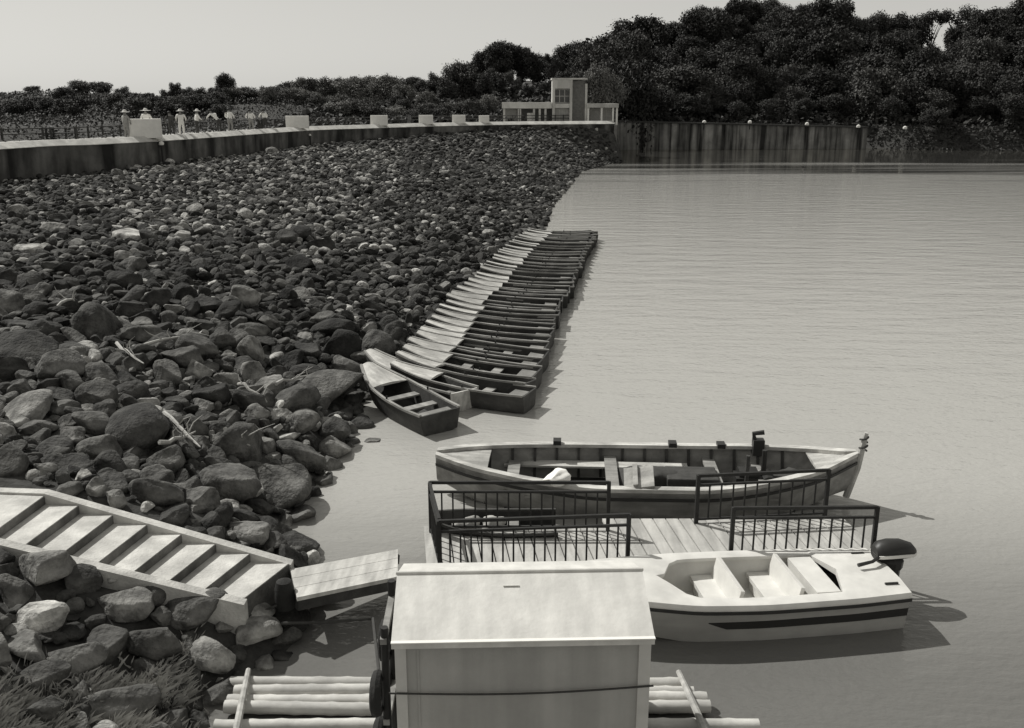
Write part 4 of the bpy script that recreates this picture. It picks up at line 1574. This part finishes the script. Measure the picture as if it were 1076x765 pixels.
# ------------------------------------------------------------------ dock
DZ = 0.40
DX0, DX1 = -1.32, 6.0
d_root = empty('dock', (2.2, 14.4, 0))
tag(d_root, 'floating plank dock between the shed and the long boat', 'dock')
m = MB()
x = DX0
k = 0
slant = 0.35
while x < DX1:
    y0 = 13.42 if x < 1.85 else 13.96
    y1 = 15.12 if x < 1.7 else 15.42
    w = 0.225
    m.add([(x + slant * 0 + (y0 - 13.4) * -0.12, y0, DZ - 0.05), (x + w - 0.022 + (y0 - 13.4) * -0.12, y0, DZ - 0.05), (x + w - 0.022 - (y1 - 13.4) * 0.12, y1, DZ - 0.05), (x - (y1 - 13.4) * 0.12, y1, DZ - 0.05),
           (x + (y0 - 13.4) * -0.12, y0, DZ), (x + w - 0.022 + (y0 - 13.4) * -0.12, y0, DZ), (x + w - 0.022 - (y1 - 13.4) * 0.12, y1, DZ), (x - (y1 - 13.4) * 0.12, y1, DZ)],
          [(0, 3, 2, 1), (4, 5, 6, 7), (0, 1, 5, 4), (1, 2, 6, 5), (2, 3, 7, 6), (3, 0, 4, 7)])
    x += w
under(m.build('deck', M['plank']), d_root)
for yy in (13.55, 14.4, 15.0):
    m = MB(); m.box(((DX0 + DX1) / 2, yy if yy != 13.55 else 14.1, DZ - 0.12), (DX1 - DX0 - 0.1, 0.12, 0.13)) if yy != 13.55 else m.box(((DX0 + 1.8) / 2, yy, DZ - 0.12), (1.8 - DX0 - 0.1, 0.12, 0.13))
    under(m.build('joist', M['wood_dark']), d_root)
for xx in (-1.0, 0.4, 1.5, 3.0, 4.4, 5.5):
    m = MB(); m.tube([(xx, 14.05, 0.08), (xx, 15.05, 0.08)], 0.24, 14); under(m.build('float_drum', M['rubber'], smooth=True), d_root)


def railing(p0, p1, lab, n, z0=DZ, h=0.88, foot=True, post0=True):
    p0, p1 = Vector(p0), Vector(p1)
    o = empty('railing', (p0.x, p0.y, z0), math.atan2(p1.y - p0.y, p1.x - p0.x))
    tag(o, lab, 'railing', 'black steel railings on the dock')
    L_ = math.hypot(p1.x - p0.x, p1.y - p0.y)
    for zz, w, nm in ((h, 0.05, 'top_rail'), (h - 0.17, 0.038, 'mid_rail')):
        m = MB(); m.bar((0, 0, zz), (L_, 0, zz), w, w); m.build(nm, M['steel'], o)
    m = MB(); m.bar((0, 0, 0.07), (L_, 0, 0.07), 0.036, 0.036); m.build('bottom_rail', M['steel'], o)
    for xx in (0, L_):
        m = MB(); m.box((xx, 0, h / 2), (0.062, 0.062, h + 0.03)); m.build('post', M['steel'], o)
    for k in range(1, n):
        m = MB(); m.tube([(L_ * k / n, 0, 0.09), (L_ * k / n, 0, h - 0.19)], 0.016, 6); m.build('baluster', M['steel'], o)
    return o


ztop = DZ + 0.88
def rp(px, py): return at_z(px, py, ztop)
a, b_ = rp(461, 548), rp(661, 541)
railing(a, b_, 'railing nearest the shed roof on the left half of the dock', 18)
c, d_ = rp(452, 507), rp(640, 507)
railing(c, d_, 'railing at the back left of the dock in front of the long boat', 16)
railing(c + Vector((0, -0.07, 0)), Vector((a.x, a.y + 0.07, a.z)), 'short railing across the left end of the dock', 6)
e, f_ = rp(734, 500), rp(871, 494)
railing(e, f_, 'railing at the back right of the dock near the bow of the long boat', 11)
g_, h_ = rp(771, 534), rp(922, 533)
railing(g_, h_, 'railing behind the white motorboat with the outboard', 13)
a, b_ = rp(871, 494), rp(917, 531)

# ------------------------------------------------------------------ white motorboat
def motorboat():
    stn, stf = at_z(964, 619, 0.62), at_z(903, 581, 0.62)
    sc_ = (stn + stf) / 2
    mid = at_z(690, 634, 0.64)
    yaw = math.atan2(stn.y - mid.y, stn.x - mid.x)      # +x runs to the stern
    L_ = 5.4
    o = empty('motorboat', (sc_.x - math.cos(yaw) * L_ / 2, sc_.y - math.sin(yaw) * L_ / 2, 0), yaw)
    tag(o, 'white open motorboat with dark stripes and outboard beside the dock', 'motorboat')
    h = L_ / 2
    keys = [(-h, 0.10, 0.42, 0.05, 0.5, 0.86), (-h + 0.5, 0.36, 0.1, 0.2, 0.28, 0.80), (-h + 1.2, 0.62, -0.08, 0.42, 0.12, 0.72), (-h + 2.2, 0.80, -0.2, 0.62, -0.02, 0.65),
            (0.5, 0.83, -0.22, 0.68, -0.06, 0.62), (h - 0.8, 0.78, -0.2, 0.66, -0.06, 0.61), (h, 0.70, -0.16, 0.6, -0.04, 0.61)]
    st = interp_st(keys, 34)
    m = MB(); m.loft(hull_secs(st), cap=True); m.build('hull', M['boat_hull'], o, smooth=True)
    # deck with a cockpit opening
    cx0, cx1 = -h + 1.95, h - 0.95
    m = MB(); secs = []
    for x, b_, kz, cb, czz, sz in st:
        z = sz + 0.03
        y_in = 0.0
        if cx0 <= x <= cx1:
            e_ = min(1.0, (x - cx0) / 0.45)
            y_in = (b_ - 0.2) * math.sqrt(max(0.0, 1 - (1 - e_) ** 2))
        yo = b_ + 0.035
        cr = 0.05 if y_in == 0 else 0.0
        secs.append((x, y_in, yo, z, cr))
    top = []
    for s in (-1, 1):
        ss = []
        for x, yi, yo, z, cr in secs:
            ss.append([(x, s * yi, z + cr), (x, s * (yi * 0.5 + yo * 0.5), z + cr * 0.7 + 0.012), (x, s * (yo - 0.02), z), (x, s * yo, z - 0.03), (x, s * yo, z - 0.085), (x, s * (yo - 0.05), z - 0.09), (x, s * yi, z - 0.05)])
        m.loft(ss, closed=True, cap=True)
    m.build('deck', M['boat_white'], o, smooth=True)
    m = MB()
    gunwale(st, m, 0.03, 0.045, 0.055, -0.075)
    m.build('rub_rail', M['black'], o)
    # liner
    m = MB(); ss = []
    for x, b_, kz, cb, czz, sz in st:
        if not (cx0 - 0.15 <= x <= cx1 + 0.12): continue
        bb = b_ - 0.15
        ss.append([(x, -bb, sz + 0.0), (x, -bb + 0.1, 0.14), (x, 0, 0.11), (x, bb - 0.1, 0.14), (x, bb, sz + 0.0)])
    m.loft(ss); n0 = len(m.f)
    m.f += [tuple(range(5)), tuple(range(len(m.v) - 5, len(m.v)))]; m.mi += [0, 0]
    m.build('liner', M['boat_in'], o)
    # bench seats with backs
    for x in (cx0 + 0.75, cx0 + 1.65):
        b_ = float(np.interp(x, st[:, 0], st[:, 1])) - 0.23
        m = MB(); m.box((x, 0, 0.36), (0.38, 2 * b_, 0.07)); m.box((x + 0.0, 0, 0.235), (0.3, 2 * b_ - 0.1, 0.18))
        s_ = m.build('seat', M['boat_white'], o)
        mt = Matrix.Rotation(R(12), 4, 'Y')
        m = MB(); m.box((x + 0.2, 0, 0.55), (0.06, 2 * b_ - 0.08, 0.34), mtx=mt); m.build('seat_back', M['boat_white'], o)
    m = MB(); b_ = 0.55; m.box((cx1 - 0.22, 0, 0.38), (0.36, 2 * b_, 0.5)); m.build('stern_bench', M['boat_white'], o)
    # hull stripe
    for s in (-1, 1):
        m = MB(); ss = []
        for x, b2, kz, cb, czz, sz in interp_st([tuple(q) for q in st], 60):
            if x < -h + 2.35: continue
            t0 = min(1.0, (x - (-h + 2.35)) / 0.3)
            zt = 0.37; zl = 0.37 - 0.13 * t0
            yy = lambda z: np.interp(z, [czz, (czz + sz) / 2, sz], [cb, (cb + b2) / 2 + 0.03 * b2, b2]) + 0.006
            ss.append([(x, s * yy(zl), zl), (x, s * yy(zt), zt), (x, s * (yy(zt) - 0.03), zt), (x, s * (yy(zl) - 0.03), zl)])
        m.loft(ss, closed=True, cap=True); m.build('hull_stripe', M['black'], o)
    # cleats and fittings
    for x, yy in ((-h + 1.35, -0.12), (-h + 1.45, 0.2), (h - 0.2, -0.5), (h - 0.25, 0.48)):
        m = MB(); m.box((x, yy, 0.78 if x < 0 else 0.68), (0.2, 0.03, 0.03)); m.box((x, yy, 0.75 if x < 0 else 0.66), (0.05, 0.03, 0.05)); m.build('cleat', M['black'], o)
    # windscreen stub / console
    m = MB(); m.box((-h + 1.5, 0.0, 0.745), (0.34, 0.6, 0.04)); m.build('hatch', M['boat_white'], o, bevel=0.012)
    # outboard
    ob = empty('outboard_motor', (h + 0.18, 0.22, 0.55)); ob.parent = o
    return o, ob, h


mbt, ob, h = motorboat()
m = MB(); m.box((h + 0.03, 0.22, 0.48), (0.14, 0.26, 0.36)); m.tube([(h + 0.14, 0.22, 0.72), (h + 0.16, 0.22, 0.3), (h + 0.2, 0.22, -0.5)], [0.17, 0.15, 0.07], 12); m.lathe([(0.1, 0.5), (0.2, 0.58), (0.21, 0.7), (0.15, 0.76)], (h + 0.14, 0.22, 0), 12)
bpy.data.objects.remove(ob)
lower = m.build('outboard_leg', M['black'], mbt)
m = MB()
prof = [(-0.22, 0.0, .12), (-0.16, 0.02, .17), (0.0, 0.03, .19), (0.2, 0.03, .18), (0.36, 0.01, .14), (0.44, 0.0, .06)]
ss = []
for dx, dzz, r in prof:
    ss.append([(h + 0.1 + dx, 0.22 + r * math.cos(q) * 1.0, 0.80 + dzz + (0.19 if math.sin(q) > 0 else 0.13) * math.sin(q) * (r / .19)) for q in np.linspace(0, 2 * math.pi, 13)[:-1]])
m.loft(ss, closed=True, cap=True)
cow = m.build('outboard_cowl', M['black'], mbt, smooth=True)
m = MB(); ss = []
for dx, dzz, r in prof:
    r2 = r + 0.008
    ss.append([(h + 0.1 + dx, 0.22 - r2, 0.76 + dzz), (h + 0.1 + dx, 0.22 + r2, 0.76 + dzz), (h + 0.1 + dx, 0.22 + r2, 0.81 + dzz), (h + 0.1 + dx, 0.22 - r2, 0.81 + dzz)])
m.loft(ss, closed=True, cap=True)
m.build('cowl_band', M['white'], cow)
m = MB(); m.tube([(h - 0.02, 0.16, 0.8), (h - 0.25, 0.0, 0.78), (h - 0.5, -0.05, 0.76)], [0.03, 0.025, 0.03], 8); m.build('tiller', M['black'], mbt)


# ------------------------------------------------------------------ shed on its bamboo raft
def shed():
    EL, ER = at_z(411, 674, 2.0), at_z(688, 669, 2.0)
    yaw = math.atan2(ER.y - EL.y, ER.x - EL.x)
    W = (ER - EL).length
    o = empty('shed', (EL.x, EL.y, 0.24), yaw)
    tag(o, 'small plain shed with white roof standing on the bamboo raft', 'shed')
    ze = 2.0 - 0.24
    D = 1.75
    zr = ze + 0.33
    ov = 0.09
    m = MB(); m.box((W / 2, ov + (D - 2 * ov) / 2, ze / 2 - 0.02), (W - 2 * 0.05, D - 2 * ov, ze - 0.06)); m.build('wall', M['shed'], o)
    # gable fill
    m = MB()
    poly = [(ov + 0.0, ze - 0.06), (D - ov, ze - 0.06), (D / 2, zr - 0.06)]
    for x in (0.06, W - 0.10):
        m.add([(x, q[0], q[1]) for q in poly] + [(x + 0.04, q[0], q[1]) for q in poly], [(0, 1, 2), (5, 4, 3), (0, 3, 4, 1), (1, 4, 5, 2), (2, 5, 3, 0)])
    m.build('gable', M['shed'], o)
    # corner trims and battens
    for x, w in ((0.085, 0.12), (W - 0.085, 0.13)):
        m = MB(); m.box((x, ov - 0.013, ze / 2 - 0.03), (w, 0.03, ze - 0.08)); m.build('corner_trim', M['shed_trim'], o)
    for x in (0.27,):
        m = MB(); m.box((x, ov - 0.003, ze / 2 - 0.03), (0.022, 0.014, ze - 0.08)); m.build('batten', M['shed'], o)
    m = MB(); m.box((W / 2, ov - 0.012, ze - 0.10), (W - 0.34, 0.028, 0.06)); m.build('eave_trim', M['shed'], o)
    # roof: two sheets with thickness and a rolled ridge
    m = MB()
    for y0, z0, y1, z1 in ((0, ze, D / 2, zr), (D, ze, D / 2, zr)):
        n = Vector((0, -(z1 - z0), (y1 - y0))); n.normalize()
        if n.z < 0: n = -n
        tk = 0.035
        a0 = Vector((0, y0, z0)); a1 = Vector((0, y1, z1))
        m.add([a0, a0 + Vector((W, 0, 0)), a1 + Vector((W, 0, 0)), a1, a0 - n * tk, a0 + Vector((W, 0, 0)) - n * tk, a1 + Vector((W, 0, 0)) - n * tk, a1 - n * tk],
              [(0, 1, 2, 3), (7, 6, 5, 4), (0, 4, 5, 1), (1, 5, 6, 2), (2, 6, 7, 3), (3, 7, 4, 0)])
    rf = m.build('roof', M['roof'], o)
    m = MB()
    m.tube([(-0.01, D / 2, zr + 0.004), (W + 0.01, D / 2, zr + 0.004)], 0.022, 8); m.build('ridge_cap', M['roof'], rf)
    m = MB(); m.bar((0.0, -0.012, ze - 0.045), (W, -0.012, ze - 0.045), 0.022, 0.07); m.build('fascia', M['roof'], rf)
    m = MB(); m.bar((0.0, -0.03, ze + 0.004), (W, -0.03, ze + 0.004), 0.05, 0.012); m.build('drip_edge', M['white'], rf)
    # small vent slot
    m = MB(); m.box((W * 0.46, D * 0.5 - 0.2, zr - 0.065), (0.18, 0.02, 0.006)); m.build('vent_slot', M['shed_trim'], rf)
    return o, W, D, ze


sh, SW, SD, SZ = shed()
# a cord tied round the shed
c_ = MB(); mtx = sh.matrix_world
yaw = sh.rotation_euler.z
def loc2w(x, y, z):
    return Vector((sh.location.x + x * math.cos(yaw) - y * math.sin(yaw), sh.location.y + x * math.sin(yaw) + y * math.cos(yaw), sh.location.z + z))
pl, pr_ = at_d(408, 739, 9.35), at_d(688, 733, 9.35)
zc = 1.38
pts = [loc2w(x, 0.055 + (-0.01), zc - 0.28 - 0.05 * math.sin(math.pi * x / SW) + 0.03 * x / SW) for x in np.linspace(-0.05, SW + 0.02, 14)]
c_.tube(pts, 0.011, 6)
tag(c_.build('cord', M['rope']), 'thin dark cord tied across the front wall of the shed', 'cord')


def raft():
    o = empty('bamboo_raft', (-0.5, 10.0, 0))
    tag(o, 'raft of thick pale bamboo poles carrying the shed', 'raft')
    y = 8.3
    k = 0
    while y < 11.05:
        gap = 0.175
        xr = 2.2 + 0.48 * abs(math.sin(k * 1.7)) * 0.4 + (0.75 if y < 10.0 else 0.1)
        xr = float(np.interp(y, [9.6, 10.15, 10.3, 11.0], [3.2, 3.0, 2.62, 2.28])) + rng.normal(0, 0.03)
        xl = -3.62 + rng.normal(0, 0.05)
        skip = (k in (9, 11))
        if not skip:
            r = 0.083
            m = MB()
            pts, rad = [], []
            for x in np.arange(xl, xr, 0.09):
                bow_ = 0.03 * math.sin(x * 0.9 + k)
                pts.append((x + 0.5, y - 10.0 + bow_ * 0.5, 0.12 + 0.02 * math.sin(x * 0.7 + 2 * k) + (0.25 * max(0, (-2.6 - x)) ** 2 if False else 0)))
                node = ((x * 1.0 + k * 0.37) % 0.42) < 0.09
                rad.append(r * (1.1 if node else 1.0))
            m.tube(pts, rad, 10)
            m.build('bamboo_pole', M['bamboo'], o, smooth=True)
        y += gap
        k += 1
    for (p0, p1) in ((at_z(261, 704, 0.26), at_z(247, 775, 0.26)), (at_z(713, 706, 0.26), at_z(744, 775, 0.26))):
        d = (p1 - p0)
        m = MB(); m.tube([p0 + Vector((0.5, -10, 0)), p0 + d * 0.5 + Vector((0.5, -10, 0.01)), p0 + d * 1.3 + Vector((0.5, -10, 0))], [0.035, 0.045, 0.05], 8)
        m.build('cross_pole', M['wood_pale'], o, smooth=True)
    m = MB(); m.box((0.5 + 0.15, -0.15, 0.215), (2.9, 2.0, 0.03)); m.build('platform', M['plank'], o)
    return o


raft()


# fender pile left of the shed
def pile():
    p = at_z(404, 735, 0.2)
    x0, y0 = loc2w(-0.10, 0.2, 0).x, loc2w(-0.1, 0.2, 0).y
    o = empty('mooring_pile', (x0, y0, -0.3))
    tag(o, 'dark mooring pile with old tyres at the left end of the shed', 'mooring pile')
    m = MB(); m.tube([(0, 0, 0), (0.01, 0, 2.35)], [0.05, 0.042], 10); m.build('pile', M['steel'], o, smooth=True)
    m = MB(); m.tube([(-0.02, 0.75, 0), (0.0, 0.75, 2.5)], [0.05, 0.045], 10); m.build('pile', M['steel'], o, smooth=True)
    for z0, z1 in ((2.2, 2.3), (1.2, 1.2)):
        m = MB(); m.bar((0, -0.05, z0), (0, 0.85, z1), 0.07, 0.07); m.build('tie_beam', M['wood_grey'], o)
    for z, yy in ((1.55, -0.02), (0.95, 0.0), (1.75, 0.72), (1.1, 0.75)):
        m = MB()
        ring = [(-0.09, yy + 0.19 * math.cos(q), z + 0.19 * math.sin(q)) for q in np.linspace(0, 2 * math.pi, 17)]
        m.tube(ring, 0.065, 8, caps=False); m.build('tyre', M['rubber'], o, smooth=True)
    return o


pile()


# ------------------------------------------------------------------ gangway and stairs
def gangway():
    a0, a1 = at_z(305, 598, 0.74), at_z(312, 628, 0.74)
    b0, b1 = at_z(418, 577, 0.52), at_z(418, 606, 0.52)
    c = (a0 + a1) / 2
    o = empty('gangway', c)
    tag(o, 'broad plank gangway bridging the stair landing and the dock', 'gangway')
    m = MB(); nb = 3
    for k in range(nb):
        t0, t1 = k / nb + 0.006, (k + 1) / nb - 0.006
        q = [a0.lerp(a1, t0), b0.lerp(b1, t0), b0.lerp(b1, t1), a0.lerp(a1, t1)]
        m.add([p - c for p in q] + [p - c - Vector((0, 0, 0.06)) for p in q], [(0, 1, 2, 3), (7, 6, 5, 4), (0, 4, 5, 1), (1, 5, 6, 2), (2, 6, 7, 3), (3, 7, 4, 0)])
    m.build('planks', M['plank'], o)
    for t in (0.06, 0.94):
        m = MB(); m.bar(a0.lerp(a1, t) - c - Vector((0, 0, 0.14)), b0.lerp(b1, t) - c - Vector((0, 0, 0.14)), 0.09, 0.15); m.build('beam', M['wood_dark'], o)
    return o


gangway()


def stairs():
    """concrete flight running down to the right between two low stringers"""
    zl, zt = 0.82, 1.78
    n = 7
    o = empty('stairs', (ST_LOW[0].x, ST_LOW[0].y, 0))
    tag(o, 'pale concrete stairs with low side walls going down to the water', 'stairs')
    lo_far, lo_near, tp_far, tp_near = ST_LOW[0], ST_LOW[1], ST_TOP[0], ST_TOP[1]
    org = Vector((ST_LOW[0].x, ST_LOW[0].y, 0))
    far = lambda t: lo_far.lerp(tp_far, t)
    near = lambda t: lo_near.lerp(tp_near, t)
    m = MB()
    for k in range(n + 1):
        t0, t1 = k / n, (k + 1) / n
        if k == n: t1 = t0 + 0.55
        z = zl + (zt - zl) * k / n
        if k == 0:
            t0 = -0.02
        q = [far(t0), near(t0), near(t1), far(t1)]
        vs = [Vector((p.x, p.y, z)) - org for p in q] + [Vector((p.x, p.y, -0.3 if k < 3 else 0.0)) - org for p in q]
        m.add(vs, [(0, 1, 2, 3), (7, 6, 5, 4), (0, 4, 5, 1), (1, 5, 6, 2), (2, 6, 7, 3), (3, 7, 4, 0)])
    m.build('steps', M['stair'], o)
    for k in range(n + 1):      # riser faces, their shade painted in with a darker concrete
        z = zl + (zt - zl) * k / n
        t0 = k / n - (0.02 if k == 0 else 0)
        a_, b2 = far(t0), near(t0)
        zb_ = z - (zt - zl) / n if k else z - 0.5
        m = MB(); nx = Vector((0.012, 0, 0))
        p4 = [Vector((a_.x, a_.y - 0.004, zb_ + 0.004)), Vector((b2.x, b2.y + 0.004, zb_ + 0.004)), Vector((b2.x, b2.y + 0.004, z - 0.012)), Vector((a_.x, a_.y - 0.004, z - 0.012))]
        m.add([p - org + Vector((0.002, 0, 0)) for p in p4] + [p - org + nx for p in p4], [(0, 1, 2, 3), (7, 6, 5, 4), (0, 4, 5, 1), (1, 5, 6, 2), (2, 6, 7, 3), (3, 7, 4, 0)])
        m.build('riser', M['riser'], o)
    for fn, s in ((far, 1), (near, -1)):
        t_a, t_b = -0.03, 1.0
        pa, pb = fn(t_a), fn(t_b)
        w = 0.17
        dy = Vector((0, s * w, 0))
        up = 0.13
        m = MB()
        za, zb_ = zl - 0.02, zt + 0.035
        prof = [(pa, za), (pb, zb_), (fn(1.55), zb_)]
        rows_ = []
        for p, z in prof:
            p0 = Vector((p.x, p.y, 0)); p1 = p0 + dy
            p0 = p0 + Vector((0, s * 0.003, 0))
            rows_.append([p0 + Vector((0, 0, z)) - org, p1 + Vector((0, 0, z)) - org, p1 + Vector((0, 0, -0.2)) - org, p0 + Vector((0, 0, -0.2)) - org])
        m.loft(rows_, closed=True, cap=True)
        m.build('side_wall', M['stair'], o)
    # landing
    m = MB()
    q = [far(-0.02), near(-0.02)]
    e0, e1 = at_z(314, 604, 0.70), at_z(262, 640, 0.70)
    return o


stairs()

# dark post stub by the landing and the mooring lines
p0 = at_z(299, 622, 0.7)
m = MB(); m.lathe([(0.13, 0), (0.15, 0.12), (0.14, 0.3), (0.11, 0.42), (0.03, 0.46)], (0, 0, 0), 12)
o = m.build('mooring_stump', M['rubber'], smooth=True, loc=(p0.x, p0.y, 0.45))
tag(o, 'dark mooring stump at the foot of the stairs beside the gangway', 'stump')
m = MB()
pts = [at_z(238, 690, 0.12), at_z(262, 676, 0.2), at_z(285, 661, 0.32), at_z(297, 655, 0.35), at_z(340, 654, 0.25), at_z(392, 650, 0.3), loc2w(-0.1, 0.2, 0.1)]
m.tube(pts, 0.024, 7)
tag(m.build('mooring_hose', M['rope'], smooth=True), 'dark hose running over the rocks and water to the shed raft', 'hose')
m = MB()
pts = [at_z(243, 652, 0.5), at_z(262, 647, 0.5), at_z(282, 640, 0.48), at_z(300, 632, 0.6)]
m.tube(pts, 0.018, 6)
tag(m.build('mooring_line', M['rope'], smooth=True), 'short dark line over the pale rocks to the mooring stump', 'rope')
